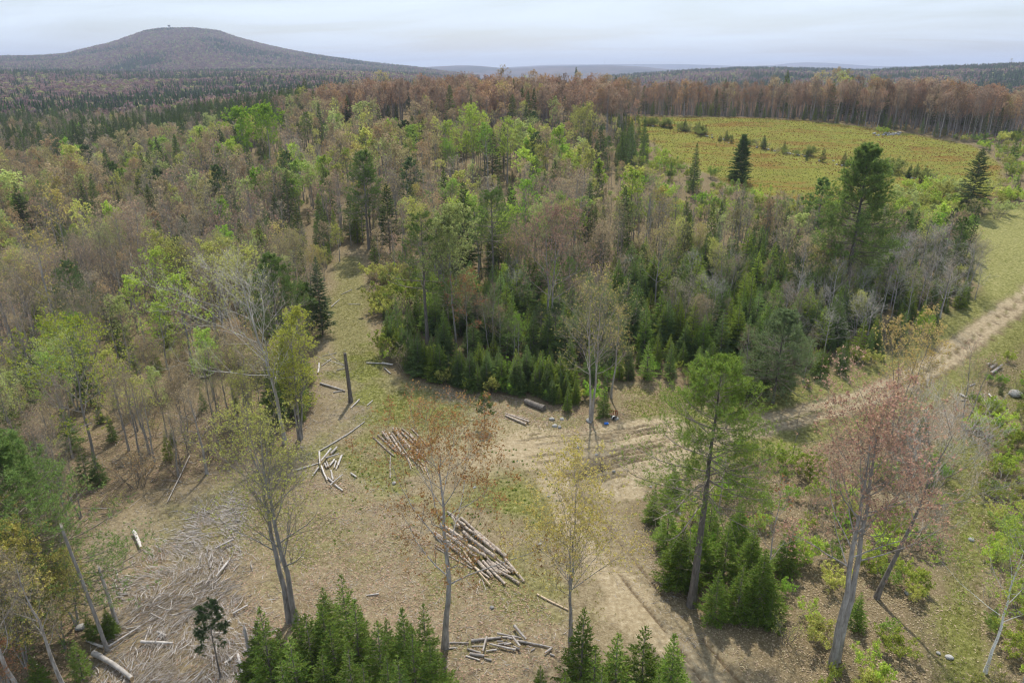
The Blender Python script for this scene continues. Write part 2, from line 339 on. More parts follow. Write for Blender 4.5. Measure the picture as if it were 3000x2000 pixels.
def pine(seed, H=16, low=.35, Wd=.24, whorl=.75, per=5, n2=11, tuft=4, need=8, nl=.16, nw=.011, bulge=.35, gap=.12, lean=(0, 0), curve=(0, 0), bush=0.0, dead=14, r0=None):
    g = np.random.default_rng(seed); T = MB(); K = MB(); P = trunk_line(g, H, 12, lean, .004, curve)[None]; t = np.linspace(0, 1, 12); r0 = r0 or H * .0155
    Rr = (r0 * ((1 - t) ** .9 * .96 + .04) + r0 * .35 * np.exp(-t * 25))[None]; P[:, 0, 2] -= .25; tubes(T, P, Rr, 9)
    hs = []; z = low * H
    while z < H * .975:
        k = per if g.uniform() > gap else 2
        hs += [z + g.normal() * .12 for _ in range(k)]; z += whorl * g.uniform(.75, 1.25) * (1.1 - .55 * z / H)
    hs = np.minimum(np.array(hs), H * .985); q = len(hs); t = (hs / H - low) / (1 - low)
    az = np.arange(q) * 2.39996 + g.uniform(0, 1.2, q)
    pr = np.clip(np.minimum((t + bulge) / (bulge + .12), 1) * (1 - t) ** .72 + .05, .05, 1.2)
    ln = H * Wd * pr * g.uniform(.6, 1.3, q) + .25; el = np.radians(-4 + 52 * t ** 1.3) + g.normal(size=q) * .12
    d = np.stack([np.cos(az) * np.cos(el), np.sin(az) * np.cos(el), np.sin(el)], 1); n = 6; B = np.zeros((q, n, 3))
    f = hs / H * 11; i = np.minimum(f.astype(int), 10); w = (f - i)[:, None]; B[:, 0] = P[0, i] * (1 - w) + P[0, i + 1] * w
    for s in range(1, n): d = nrm(d + np.array((0, 0, -.06 if s < 3 else .17)) + g.normal(size=(q, 3)) * .07); B[:, s] = B[:, s - 1] + d * (ln / (n - 1))[:, None]
    BR = np.maximum(.012, ln * .013)[:, None] * np.linspace(1, .25, n)[None]; tubes(K, B, BR, 4, 0)
    ph = lambda q: (np.where(g.uniform(0, 1, q) < .5, 0, np.pi) + g.normal(0, .6, q))[:, None]
    P2, R2, L2 = kids(g, B, BR, ln, n2, .3 - .15 * bush, 1, (.5, 1.0), lambda t: np.clip(.42 * (1.25 - .8 * t), .1, 1), 4, .35, .1, .5, .005, phi=ph)
    tubes(K, P2, R2, 3, 0)
    P3, R3, L3 = kids(g, P2, R2, L2, tuft, .25, 1, (.4, .9), lambda t: .45 * (1.2 - .6 * t), 2, .35, .1, .5, .004)
    spikes(K, P3[:, 0], P3[:, 1], .005, 0)
    A = np.concatenate([P3[:, 1], P3.mean(1), P2[:, -1], P2[:, 2]]); D = np.concatenate([P3[:, 1] - P3[:, 0], P3[:, 1] - P3[:, 0], P2[:, -1] - P2[:, -2], P2[:, 2] - P2[:, 1]])
    D = nrm(D); A = np.repeat(A, need, 0); D = np.repeat(D, need, 0); m = len(A)
    dd = nrm(D * .75 + rdir(g, m) * .8 + np.array((0, 0, .12))); blades(K, A - D * .02, dd, nl * g.uniform(.7, 1.2, m), nw, g, 1)
    if dead:
        k = dead; hb = g.uniform(low * .25, low + .1, k) * H; a = g.uniform(0, 6.28, k); f = hb / H * 11; i = f.astype(int); w = (f - i)[:, None]; A = P[0, i] * (1 - w) + P[0, i + 1] * w
        Bp = A + np.stack([np.cos(a), np.sin(a), g.normal(.0, .2, k)], 1) * g.uniform(.3, 1.0, (k, 1)) * H * .09; spikes(K, A, Bp, .022, 0)
        for _ in range(3): Cc = A + (Bp - A) * g.uniform(.3, .9, (k, 1)); spikes(K, Cc, Cc + (Bp - A) * .35 + g.normal(size=A.shape) * .25, .008, 0)
    return T.mesh('trunk', [M_darkbark], True), K.mesh('crown', [M_twig, M_needle]), H
def shrub(seed, H=2.2, stems=9, n1=6, n2=4, leaf=5, lsize=.055, Wd=.4, twig=None):
    g = np.random.default_rng(seed); T = MB(); K = MB(); a = np.arange(stems) * 2.4; n = 5; P = np.zeros((stems, n, 3)); d = np.stack([np.cos(a) * Wd, np.sin(a) * Wd, np.ones(stems)], 1) * g.uniform(.6, 1.1, (stems, 1)); d[:, :2] += g.normal(size=(stems, 2)) * .2
    for s in range(1, n): d = d + g.normal(size=d.shape) * .08; P[:, s] = P[:, s - 1] + d * H / (n - 1) * .95
    P[:, :, :2] += (np.stack([np.cos(a), np.sin(a)], 1) * .12 * H * g.uniform(.2, 1.4, (stems, 1)))[:, None]; P[:, 0, 2] -= .1
    Rr = np.repeat((H * .008 * np.linspace(1, .3, n))[None], stems, 0); tubes(T, P, Rr, 4)
    ln = np.full(stems, H * .5); P1, R1, L1 = kids(g, P, Rr, ln, n1, .25, 1, (.4, .9), lambda t: .7 * (1.1 - .6 * t), 3, .3, .15, .6, .004); tubes(K, P1, R1, 3)
    P2, R2, L2 = kids(g, P1, R1, L1, n2, .2, 1, (.4, .9), lambda t: .6 * (1.1 - .5 * t), 2, .2, .1, .6, .003); spikes(K, P2[:, 0], P2[:, 1], .004)
    tp = np.concatenate([P2[:, 1], P2.mean(1), P1[:, -1]]); k = int(len(tp) * leaf); pk = tp[g.integers(0, len(tp), k)] + g.normal(size=(k, 3)) * lsize * 1.1
    leaves(K, pk, lsize, g, 1); return T.mesh('stem', [twig or M_twig], True), K.mesh('crown', [twig or M_twig, M_leaf]), H
def joined(a, b, name):
    """trunk and crown of a tree too small in view to show them apart, as one mesh"""
    mb = MB(); mats = []
    for me in (a, b):
        V = np.empty(len(me.vertices) * 3, np.float32); me.vertices.foreach_get('co', V); li = np.empty(len(me.loops), np.int32); me.loops.foreach_get('vertex_index', li)
        tot = np.empty(len(me.polygons), np.int32); me.polygons.foreach_get('loop_total', tot); st = np.empty(len(me.polygons), np.int32); me.polygons.foreach_get('loop_start', st); mi = np.empty(len(me.polygons), np.int32); me.polygons.foreach_get('material_index', mi)
        first = True
        for m in range(len(me.materials)):
            for k in (3, 4):
                sel = np.where((tot == k) & (mi == m))[0]
                if len(sel) == 0: continue
                F = li[st[sel][:, None] + np.arange(k)[None]]
                if me.materials[m] not in mats: mats.append(me.materials[m])
                if first: mb.v.append(V.reshape(-1, 3)); off = mb.n; mb.n += len(V) // 3; first = False
                mb.f.append((F.astype(np.int64) + off, mats.index(me.materials[m])))
    return mb.mesh(name, mats)
# ------------------------------------------------------------------ ground: outlines of the clearing, the road, the field
CLEAR = ats((772, 575), (822, 575), (850, 650), (856, 720), (872, 800), (900, 850), (1000, 885), (1100, 905), (1230, 915), (1300, 950), (1430, 955), (1420, 885), (1540, 875), (1640, 925), (1800, 925), (1900, 900), (2000, 880),
            (2110, 815), (2210, 735), (2352, 625), (2352, 740), (2250, 850), (2150, 900), (2050, 945), (1950, 985), (1800, 1020), (1600, 1080), (1480, 1120), (1450, 1180), (1475, 1260), (1540, 1380), (1640, 1460), (1760, 1530), (1860, 1760),
            (1000, 1760), (500, 1760), (230, 1700), (215, 1500), (200, 1250), (330, 1150), (560, 1080), (690, 1010), (735, 930), (718, 830), (734, 740), (752, 660))
TRAIL = ats((2150, 1010), (2240, 1000), (2265, 1200), (2250, 1400), (2260, 1620), (2130, 1620), (2165, 1400), (2185, 1200))
LAWN = ats((2200, 505), (2352, 470), (2500, 460), (2500, 600), (2352, 650), (2285, 690), (2245, 640), (2225, 560))
FIELD = ats((1415, 268), (1500, 268), (1600, 269), (1750, 272), (1900, 282), (2080, 306), (2235, 335), (2300, 380), (2300, 445), (2200, 470), (2080, 476), (1900, 474), (1700, 436), (1560, 370), (1460, 305))
ROAD = smooth_line(ats((1180, 1030), (1380, 1050), (1600, 1010), (1790, 968), (1900, 938), (2030, 895), (2160, 830), (2250, 762), (2352, 684), (2470, 590)))
SOUTH = smooth_line(ats((1260, 1100), (1330, 1210), (1400, 1320), (1490, 1430), (1580, 1530), (1700, 1720)))
SKID = smooth_line(ats((797, 600), (805, 690), (808, 780), (850, 880), (960, 960), (1080, 1020)))
STONEWALL = smooth_line(ats((1455, 284), (1560, 299), (1700, 332), (1800, 350), (1930, 378), (2060, 398), (2200, 445)))
def cr(*pp): return smooth_line(ats(*[(1500 * .784 + u / 3.618 * .784, 1150 * .784 + v / 3.618 * .784) for u, v in pp]), 5)
RUTS = [cr((520, 890), (800, 840), (1100, 745), (1300, 690), (1560, 640), (1850, 570), (2300, 440)), cr((640, 900), (900, 820), (1180, 730), (1400, 680), (1600, 620), (1880, 550), (2300, 425)),
        cr((480, 880), (620, 820), (760, 790), (930, 740), (1200, 640), (1400, 560)), cr((940, 690), (1150, 650), (1340, 600), (1520, 560), (1700, 500), (1900, 460)), cr((1200, 590), (1330, 560), (1470, 520)),
        cr((650, 950), (780, 890), (1000, 820), (1260, 740), (1500, 690)), cr((700, 780), (840, 770), (920, 740)), cr((160, 690), (330, 670), (500, 645)), cr((260, 560), (420, 540), (620, 515), (800, 505), (1000, 470), (1150, 430)),
        cr((1000, 530), (1250, 480), (1450, 430), (1720, 425)), cr((860, 510), (1150, 470), (1300, 430), (1560, 390)), cr((1000, 420), (1250, 380), (1500, 350), (1700, 320)), cr((1000, 930), (1090, 910), (1200, 880)), cr((640, 1000), (820, 960), (1000, 930), (1300, 850), (1600, 780)),
        cr((80, 520), (260, 485), (480, 460)), cr((1650, 515), (1760, 485), (1900, 455)), cr((1020, 690), (1200, 660), (1450, 600), (1600, 570)), cr((540, 860), (700, 845), (900, 790), (1100, 720)), cr((-420, 80), (-250, 200), (-150, 250)), cr((-650, 380), (-480, 300), (-300, 330))]
RUTS += [smooth_line(ats(*q)) for q in (((1700, 1000), (1830, 968), (1960, 925), (2080, 880), (2180, 822), (2270, 755), (2352, 690), (2440, 620)), ((1720, 1022), (1850, 990), (1980, 948), (2100, 900), (2210, 830), (2290, 770), (2352, 722), (2450, 650)), ((2120, 860), (2200, 800), (2290, 728), (2352, 676)),
        ((1290, 1130), (1370, 1240), (1440, 1340), (1530, 1450), (1640, 1600)), ((1330, 1120), (1420, 1240), (1500, 1340), (1590, 1440), (1730, 1600)))]
for P in list(RUTS[:18]):
    q_ = P + np.array((.3, RNG.choice([-1, 1]) * RNG.uniform(.7, 1.5))); i0 = int(len(q_) * RNG.uniform(0, .4)); i1 = int(len(q_) * RNG.uniform(.6, 1)); RUTS.insert(18, q_[i0:max(i1, i0 + 3)])
def rut_z(x, y):
    z = np.zeros(np.shape(x))
    for k, P in enumerate(RUTS):
        sel = (x > P[:, 0].min() - 2) & (x < P[:, 0].max() + 2) & (y > P[:, 1].min() - 2) & (y < P[:, 1].max() + 2)
        if not sel.any(): continue
        xs, ys = x[sel], y[sel]; d = dline(xs, ys, P); amp = (.55 + .7 * vnoise(xs * .35 + k * 9, ys * .6)) * (.55 if k >= 41 else 1) + .3 * (vnoise(xs * 3, ys * 3) - .5)
        z[sel] += (-.28 * np.exp(-(d / .12) ** 2) + .12 * np.exp(-((d - .26) / .10) ** 2)) * amp
    return z
def zt(x, y): return zbase(x, y) + rut_z(np.asarray(x, float), np.asarray(y, float))
# one sheet, rings round the camera's foot, fine over the landing and coarser towards the horizon
rr = [4.0]
while rr[-1] < 15000:
    r = rr[-1]; rr.append(r + (1.0 if r < 24 else 1.0 if r < 30 else .2 if r < 52 else .2 if r < 58 else 0.12 if r < 76 else .3 if r < 100 else max(.4, (r - 70) * .02)))
rr = np.array(rr); th = np.concatenate([np.linspace(-85, -44, 24), np.linspace(-43, 43, 230), np.linspace(44, 85, 24)]) * np.pi / 180
RR, TH = np.meshgrid(rr, th, indexing='ij'); gx = (RR * np.sin(TH)).ravel(); gy = (RR * np.cos(TH)).ravel()
gz = zbase(gx, gy) + rut_z(gx, gy) + (fbm(gx * .6, gy * .6, 3) - .45) * .14 * (1 - sstep(100, 160, RR.ravel()))
nr, nth = len(rr), len(th); I = np.arange(nr * nth).reshape(nr, nth)
F = np.stack([I[:-1, :-1], I[1:, :-1], I[1:, 1:], I[:-1, 1:]], -1).reshape(-1, 4)[:, ::-1]
near = RR.ravel() < 500
def mask(fn):
    o = np.zeros(nr * nth, np.float32); o[near] = fn(gx[near], gy[near]); return o
wob = (fbm(gx[near] * .35, gy[near] * .35, 4) - .47)
sdc = sdist(gx[near], gy[near], CLEAR); dro = dline(gx[near], gy[near], ROAD); dso = dline(gx[near], gy[near], SOUTH); dsk = dline(gx[near], gy[near], SKID)
drut = np.full(near.sum(), 9.0)
for P in RUTS[:36]: drut = np.minimum(drut, dline(gx[near], gy[near], P))
cl = sstep(-1.2, 1.6, sdc + wob * 5)
lawn = sstep(-2, 2, sdist(gx[near], gy[near], LAWN) + wob * 4); trail = sstep(-1.5, 1.5, sdist(gx[near], gy[near], TRAIL) + wob * 4)
field = sstep(-1, 1, sdist(gx[near], gy[near], FIELD) + wob * 3)
dirt = np.maximum(np.maximum((1 - sstep(1.1, 2.9, dro + wob * 4)), .75 * (1 - sstep(1.0, 2.8, dso + wob * 4))), .9 * (1 - sstep(.8, 2.6, drut + wob * 3)))
cen = at(1120, 1010)[:2]; dirt = np.maximum(dirt, .55 * (1 - sstep(3, 10, np.hypot(gx[near] - cen[0], gy[near] - cen[1]) + wob * 12)))
rd2 = np.maximum(1 - sstep(.35, .75, np.abs(dro - .85 + wob * .5)), .3 * (1 - sstep(1.2, 2.4, dro + wob * 2))); fx_ = sstep(16, 24, gx[near]); dirt = dirt * (1 - fx_) + np.maximum(rd2, .9 * (1 - sstep(.3, .9, drut)) * 0) * fx_
gp = [(1215, 1150, 6.5, .7), (1040, 960, 6, .75), (920, 930, 6, .7), (1250, 985, 7, .5), (830, 830, 5, .8), (1500, 925, 6, .8), (830, 1030, 6, .6), (800, 700, 9, .45), (900, 1060, 5, .55), (1130, 1320, 6, .45), (560, 1180, 7, .35), (760, 1240, 6, .35)]
grass = np.zeros(near.sum())
for a, b, rad, am in gp:
    c = at(a, b)[:2]; grass = np.maximum(grass, am * (1 - sstep(rad * .3, rad * 1.3, np.hypot(gx[near] - c[0], gy[near] - c[1]) + wob * 14)))
grass = np.maximum(grass, .42 * (1 - sstep(1.5, 4, dsk))) * cl; grass = np.maximum(np.maximum(grass * (1 - dirt * .8), lawn), trail * .75)
greenr = sstep(2, 8, sdist(gx[near], gy[near], ats((2140, 900), (2352, 740), (2500, 700), (2500, 1400), (2300, 1600), (2260, 1200), (2200, 1000)))); grass = np.maximum(grass, greenr * .6)
verge = .6 * np.maximum(sstep(1.5, 2.3, dro + wob * 2), .6 * (1 - sstep(.2, .5, dro))) * (1 - sstep(4, 7, dro)) * (gx[near] > 12); grass = np.maximum(grass, verge)
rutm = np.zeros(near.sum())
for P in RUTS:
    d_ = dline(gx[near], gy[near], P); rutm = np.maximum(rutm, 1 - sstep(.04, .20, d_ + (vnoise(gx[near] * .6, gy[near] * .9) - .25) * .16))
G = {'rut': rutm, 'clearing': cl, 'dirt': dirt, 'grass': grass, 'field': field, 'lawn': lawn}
gm = MB(); gm.add(np.stack([gx, gy, gz], 1), F)
m, n, l, o = mat('ground_cover')
tcn = n.new('ShaderNodeTexCoord'); vec = tcn.outputs['Object']
def att(nm):
    a = n.new('ShaderNodeAttribute'); a.attribute_name = nm; return a.outputs['Fac']
n1 = noise(n, l, 2.6, 8, .68, vec); n2 = noise(n, l, .45, 5, .6, vec); n3 = noise(n, l, 7.0, 5, .72, vec); n4 = noise(n, l, .12, 5, .62, vec)
floor_c = ramp_node(n, [(.3, (.085, .062, .036)), (.46, (.180, .138, .086)), (.56, (.26, .205, .132)), (.70, (.42, .35, .245))]); l.new(n3.outputs['Fac'], floor_c.inputs[0])
floor2 = mixc(n, l, mth('MULTIPLY', n2.outputs['Fac'], .6, nodes=n, links=l), floor_c.outputs[0], (.14, .115, .055))
soil = ramp_node(n, [(.30, (.115, .088, .052)), (.46, (.235, .190, .120)), (.58, (.32, .265, .175)), (.72, (.47, .405, .29))]); l.new(n3.outputs['Fac'], soil.inputs[0])
straw = ramp_node(n, [(.33, (.105, .078, .045)), (.47, (.215, .170, .102)), (.57, (.30, .245, .155)), (.70, (.46, .40, .285))]); l.new(n1.outputs['Fac'], straw.inputs[0])
gr = ramp_node(n, [(.33, (.070, .078, .020)), (.5, (.165, .172, .050)), (.66, (.30, .29, .115))]); l.new(n1.outputs['Fac'], gr.inputs[0])
clr = mixc(n, l, n2.outputs['Fac'], straw.outputs[0], soil.outputs[0])
dk = n.new('ShaderNodeMapRange'); dk.inputs['From Min'].default_value = .53; dk.inputs['From Max'].default_value = .66; l.new(n2.outputs['Fac'], dk.inputs['Value'])
hum = ramp_node(n, [(.35, (.075, .052, .03)), (.65, (.21, .155, .10))]); l.new(n3.outputs['Fac'], hum.inputs[0]); clr = mixc(n, l, mth('MULTIPLY', dk.outputs[0], .6, nodes=n, links=l), clr, hum.outputs[0])
c = mixc(n, l, att('clearing'), floor2, clr)
gmask = n.new('ShaderNodeMapRange'); gmask.inputs['From Min'].default_value = .35; gmask.inputs['From Max'].default_value = .75
l.new(mth('ADD', mth('MULTIPLY', att('grass'), .62, nodes=n, links=l), mth('MULTIPLY', n3.outputs['Fac'], .62, nodes=n, links=l), nodes=n, links=l), gmask.inputs['Value'])
c = mixc(n, l, mth('MULTIPLY', gmask.outputs[0], mth('GREATER_THAN', att('grass'), .02, nodes=n, links=l), nodes=n, links=l), c, gr.outputs[0])
sandy = ramp_node(n, [(.3, (.235, .182, .112)), (.52, (.355, .288, .188)), (.70, (.49, .415, .295))]); l.new(n1.outputs['Fac'], sandy.inputs[0])
dmask = n.new('ShaderNodeMapRange'); dmask.inputs['From Min'].default_value = .5; dmask.inputs['From Max'].default_value = .95
l.new(mth('ADD', att('dirt'), mth('MULTIPLY', n2.outputs['Fac'], .45, nodes=n, links=l), nodes=n, links=l), dmask.inputs['Value'])
c = mixc(n, l, dmask.outputs[0], c, sandy.outputs[0])
rut_soil_shade = ramp_node(n, [(.3, (.065, .045, .028)), (.7, (.17, .125, .08))]); l.new(n1.outputs['Fac'], rut_soil_shade.inputs[0]); c = mixc(n, l, mth('MULTIPLY', att('rut'), .9, nodes=n, links=l), c, rut_soil_shade.outputs[0])  # darker soil in the ruts, with their shade painted into the colour
# blueberry field: patches of yellow green, ochre and russet drawn out across the slope
mp = n.new('ShaderNodeMapping'); mp.inputs['Scale'].default_value = (.35, 1.0, 1); l.new(vec, mp.inputs['Vector'])
vo = noise(n, l, .15, 8, .68, mp.outputs[0], .4); fc = ramp_node(n, [(.36, (.15, .065, .028)), (.41, (.20, .115, .036)), (.45, (.22, .175, .045)), (.49, (.17, .175, .045)), (.55, (.21, .24, .045)), (.64, (.24, .21, .06))]); l.new(vo.outputs['Fac'], fc.inputs[0])
n5 = noise(n, l, .9, 8, .75, mp.outputs[0]); fcol = mixc(n, l, .4, fc.outputs[0], mixc(n, l, n5.outputs['Fac'], (.07, .05, .02), (.31, .27, .075)))
c = mixc(n, l, att('field'), c, fcol)
lw = ramp_node(n, [(.35, (.13, .135, .045)), (.5, (.24, .235, .09)), (.65, (.36, .32, .16))]); l.new(n1.outputs['Fac'], lw.inputs[0]); c = mixc(n, l, mth('MULTIPLY', att('lawn'), .8, nodes=n, links=l), c, lw.outputs[0])
bs = n.new('ShaderNodeBsdfDiffuse'); l.new(c, bs.inputs['Color']); bp = n.new('ShaderNodeBump'); bp.inputs['Strength'].default_value = .8; bp.inputs['Distance'].default_value = .12; l.new(n3.outputs['Fac'], bp.inputs['Height']); l.new(bp.outputs[0], bs.inputs['Normal'])
l.new(bs.outputs[0], o.inputs['Surface'])
gmesh = gm.mesh('ground', [m], True)
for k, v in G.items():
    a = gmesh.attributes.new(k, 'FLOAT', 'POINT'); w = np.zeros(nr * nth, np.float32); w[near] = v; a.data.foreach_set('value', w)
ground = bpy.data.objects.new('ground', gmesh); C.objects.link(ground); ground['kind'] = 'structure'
def structure(name, me):
    o = bpy.data.objects.new(name, me); C.objects.link(o); o['kind'] = 'structure'; return o
# ------------------------------------------------------------------ far hills, each a body of land whose crest stands at its own distance
def hillmat(name, stops, scale, patch):
    m, n, l, o = mat(name); tcn = n.new('ShaderNodeTexCoord'); v = tcn.outputs['Object']
    a = noise(n, l, scale, 6, .7, v); r = ramp_node(n, stops); b = noise(n, l, patch, 4, .6, v)
    s = mth('ADD', mth('MULTIPLY', a.outputs['Fac'], .55, nodes=n, links=l), mth('MULTIPLY', b.outputs['Fac'], .45, nodes=n, links=l), nodes=n, links=l); l.new(s, r.inputs[0])
    d = n.new('ShaderNodeBsdfDiffuse'); l.new(r.outputs[0], d.inputs['Color']); bp = n.new('ShaderNodeBump'); bp.inputs['Strength'].default_value = 1; bp.inputs['Distance'].default_value = 8; l.new(a.outputs['Fac'], bp.inputs['Height']); l.new(bp.outputs[0], d.inputs['Normal'])
    l.new(d.outputs[0], o.inputs['Surface']); return m
WOOD = [(.34, (.022, .032, .026)), (.44, (.05, .05, .042)), (.52, (.10, .078, .070)), (.60, (.14, .105, .095)), (.68, (.12, .125, .065))]
HILLS = {}
def hill(name, crest, D, r0, r1, canopy, material, zfoot, nth=260, nr_=60, rough=6, plateau=0):
    cxp = np.array([c[0] for c in crest], float); cyp = np.array([c[1] for c in crest], float)
    px = np.linspace(cxp[0], cxp[-1], nth); py = np.interp(px, cxp, cyp)
    k = np.hanning(9); k /= k.sum(); pyp = np.concatenate([np.full(4, py[0]), py, np.full(4, py[-1])]); py = np.convolve(pyp, k, 'valid')
    d = FW[None] + np.array((1, 0, 0))[None] * ((px - CXP) / FPX)[:, None] - UP[None] * ((py - CYP) / FPX)[:, None]
    dh = np.hypot(d[:, 0], d[:, 1]); az = np.arctan2(d[:, 0], d[:, 1]); zc = CAMZ + d[:, 2] / dh * D - canopy
    r = np.concatenate([np.linspace(r0, D, nr_), D + (r1 - D) * np.linspace(.04, 1, 16)])
    Rg, Az = np.meshgrid(r, az, indexing='ij'); x = Rg * np.sin(Az); y = Rg * np.cos(Az)
    t = np.where(Rg <= D, np.clip((Rg - r0) / (D - r0), 0, 1), 1 - (Rg - D) / (r1 - D))
    s = np.where(Rg <= D, np.sin(np.clip(t, 0, 1) ** 1.15 * np.pi / 2), t ** 1.5)
    z = zfoot + (zc[None] - zfoot) * s + (fbm(x * .004, y * .004, 4) - .47) * rough * 2 * np.sin(np.clip(t, 0, 1) * np.pi)
    mb = MB(); J = np.arange(x.size).reshape(x.shape); Fh = np.stack([J[:-1, :-1], J[1:, :-1], J[1:, 1:], J[:-1, 1:]], -1).reshape(-1, 4)[:, ::-1]
    mb.add(np.stack([x, y, z], -1).reshape(-1, 3), Fh); HILLS[name] = (x, y, z)
    return structure(name, mb.mesh(name, [material], True))
hm = hillmat('wooded_slope', WOOD, .02, .0035); hf = hillmat('far_wooded_slope', WOOD, .012, .0016)
hill('mountain', [(-260, 150), (-120, 140), (0, 133), (100, 131), (150, 127), (200, 115), (250, 104), (290, 91), (330, 77), (370, 70.5), (440, 69), (500, 75), (540, 88), (600, 103), (660, 117), (720, 128), (800, 139), (880, 149), (960, 157), (1040, 168), (1100, 178)], 3600, 1900, 5200, 9, hm, 26, 340, 70, 10)
hill('wooded_hill', [(1380, 176), (1500, 168), (1600, 161), (1700, 157), (1800, 158), (1900, 161), (2000, 163), (2060, 159), (2150, 156), (2250, 152), (2352, 148), (2480, 146), (2600, 150)], 2300, 620, 3300, 10, hm, -12, 260, 60, 8)
hill('middle_hills', [(820, 170), (900, 160), (960, 156), (1060, 151), (1100, 152), (1160, 157), (1220, 155), (1300, 152), (1400, 151), (1470, 154), (1560, 162), (1640, 170)], 6500, 3800, 8000, 0, hf, 10, 180, 30, 10)
hill('distant_hills', [(1000, 170), (1120, 158), (1180, 154), (1260, 149.5), (1330, 149), (1400, 148), (1560, 148), (1640, 150), (1720, 153.5), (1780, 150), (1820, 145), (1850, 144), (1890, 144.5), (1940, 148), (2000, 152), (2060, 153), (2120, 155), (2300, 160), (2500, 165)], 11000, 7600, 13500, 0, hf, 10, 260, 24, 10)
# ------------------------------------------------------------------ trees: stock of each kind
OBJ = bpy.data.objects
def link(o, parent=None):
    C.objects.link(o)
    if parent is not None: o.parent = parent
    return o
def tag(o, label, cat, group=None):
    o['label'] = label; o['category'] = cat
    if group: o['group'] = group
    return o
def put(name, meshes, pos, h, label, cat, color, rot=None, group=None, wide=1.0, sink=.0, g=RNG):
    """one tree: an Empty at its foot, trunk and crown its parts"""
    T, K, H0 = meshes; s = h / H0
    e = OBJ.new(name, None); e.empty_display_size = .3; link(e)
    e.location = (pos[0], pos[1], float(zt(np.array([pos[0]]), np.array([pos[1]]))[0]) - sink); e.rotation_euler = (0, 0, g.uniform(0, 6.28) if rot is None else rot); e.scale = (s * wide, s * wide, s)
    for nm, me in ((T.name.split('.')[0], T), ('crown', K)):
        o = OBJ.new(nm, me); link(o, e); o.color = (*color, 1)
    return tag(e, label, cat, group)
def put1(name, me, H0, pos, h, label, cat, color, group=None, wide=1.0, g=RNG):
    o = OBJ.new(name, me); link(o); s = h / H0; o.location = (pos[0], pos[1], float(zbase(pos[0], pos[1])) - .05); o.rotation_euler = (0, 0, g.uniform(0, 6.28)); o.scale = (s * wide, s * wide, s); o.color = (*color, 1)
    return tag(o, label, cat, group)
# leaf and needle tints
GREY = (.37, .325, .235); TAN = (.47, .375, .225); RUST = (.44, .22, .11); RED = (.40, .26, .18); PINK = (.48, .31, .23); YEL = (.54, .46, .15); YGR = (.52, .53, .145); LIME = (.44, .56, .095); BRI = (.29, .46, .07); PALE = (.46, .52, .19)
FIRC = (.17, .25, .05); FIRD = (.12, .175, .052); FIRY = (.22, .285, .045); PINEC = (.145, .215, .06); PINEY = (.20, .28, .055); SPRD = (.09, .125, .055)
# near kinds (parts apart)
BARE = [hardwood(10 + i, 11, 1 + (i % 3 == 2), .34 + .07 * (i % 2), .17 + .03 * (i % 3), 13, 7, 5, 4, leaf=.4, lsize=.032, thick=1.0, ang=(.35, .85), bend=.6) for i in range(4)]
BUD = [hardwood(30 + i, 11, 1 + (i == 1) * 2, .38, .18 + .03 * i, 13, 7, 5, 3, leaf=.95, lsize=.038, ang=(.35, .85), bend=.6) for i in range(3)]
LEAFY = [hardwood(50 + i, 11, 1 + (i == 2), .36, .18 + .02 * i, 13, 7, 5, 3, leaf=1.7, lsize=.052, ang=(.35, .8), bark=M_bark) for i in range(3)]
DEAD = [hardwood(70 + i, 9, 1, .3, .30, 14, 7, 5, 3, leaf=0, twig=M_paletwig, bark=M_dead, ang=(.7, 1.25), bend=.25, thick=1.7) for i in range(2)]
FIRS = [fir(100 + i, 6, .25 + .03 * (i % 3), 1.4, .03 + .05 * (i % 2), (.40, .46, .36, .5, .42)[i], .030, bare=16, nb=(8, 7, 9, 6, 8)[i], skirt=(.95, .8, 1.05, .85, 1.0)[i], lean=((0, 0), (.02, .01), (-.02, 0), (.01, -.02), (0, .02))[i]) for i in range(5)]
SPRUCE = [fir(120 + i, 10, .17 + .03 * i, .8, .12, .34, .045, bare=26, droop=12, skirt=.75) for i in range(3)]
PINES = [pine(140 + i, 15, .38 + .05 * i, .21 + .02 * i, .85, 5, 8, 3, 8, .2, .014) for i in range(3)]
SHRUBS = [shrub(160 + i, 2.2, 8 + 2 * i, 6, 4, 6.0, .052, .38 + .06 * i) for i in range(4)]
BRUSH = [shrub(170 + i, 2.6, 12, 7, 5, .8, .035, .35) for i in range(2)]
# far kinds (fewer, coarser twigs; one mesh)
def far(ms, nm): return joined(ms[0], ms[1], nm), ms[2]
FBARE = [far(hardwood(200 + i, 12, 1, .36, .17 + .02 * i, 11, 6, 4, 2, leaf=.35, lsize=.08, thick=2.2, sides=5, ang=(.35, .85), bend=.6), 'hardwood_tree') for i in range(4)]
FBUD = [far(hardwood(210 + i, 12, 1, .40, .17 + .02 * i, 11, 6, 4, 2, leaf=1.5, lsize=.08, thick=2.0, sides=5, ang=(.35, .85), bend=.6), 'hardwood_tree') for i in range(4)]
FLEAF = [far(hardwood(220 + i, 12, 1, .36, .18 + .02 * i, 11, 6, 4, 2, leaf=2.3, lsize=.115, thick=2.0, sides=5, ang=(.35, .8)), 'leafing_tree') for i in range(3)]
FFIR = [far(fir(230 + i, 9, .19 + .03 * i, .32, .06, .42, .085, nb=6), 'conifer') for i in range(3)]
FSPR = [far(fir(240 + i, 13, .13 + .035 * i, .22, .15, .5, .10, nb=6, droop=10, skirt=.65), 'spruce_tree') for i in range(3)]
FPINE = [far(pine(250 + i, 15, .4, .22, 1.1, 5, 6, 2, 6, .34, .05, dead=6), 'pine_tree') for i in range(2)]
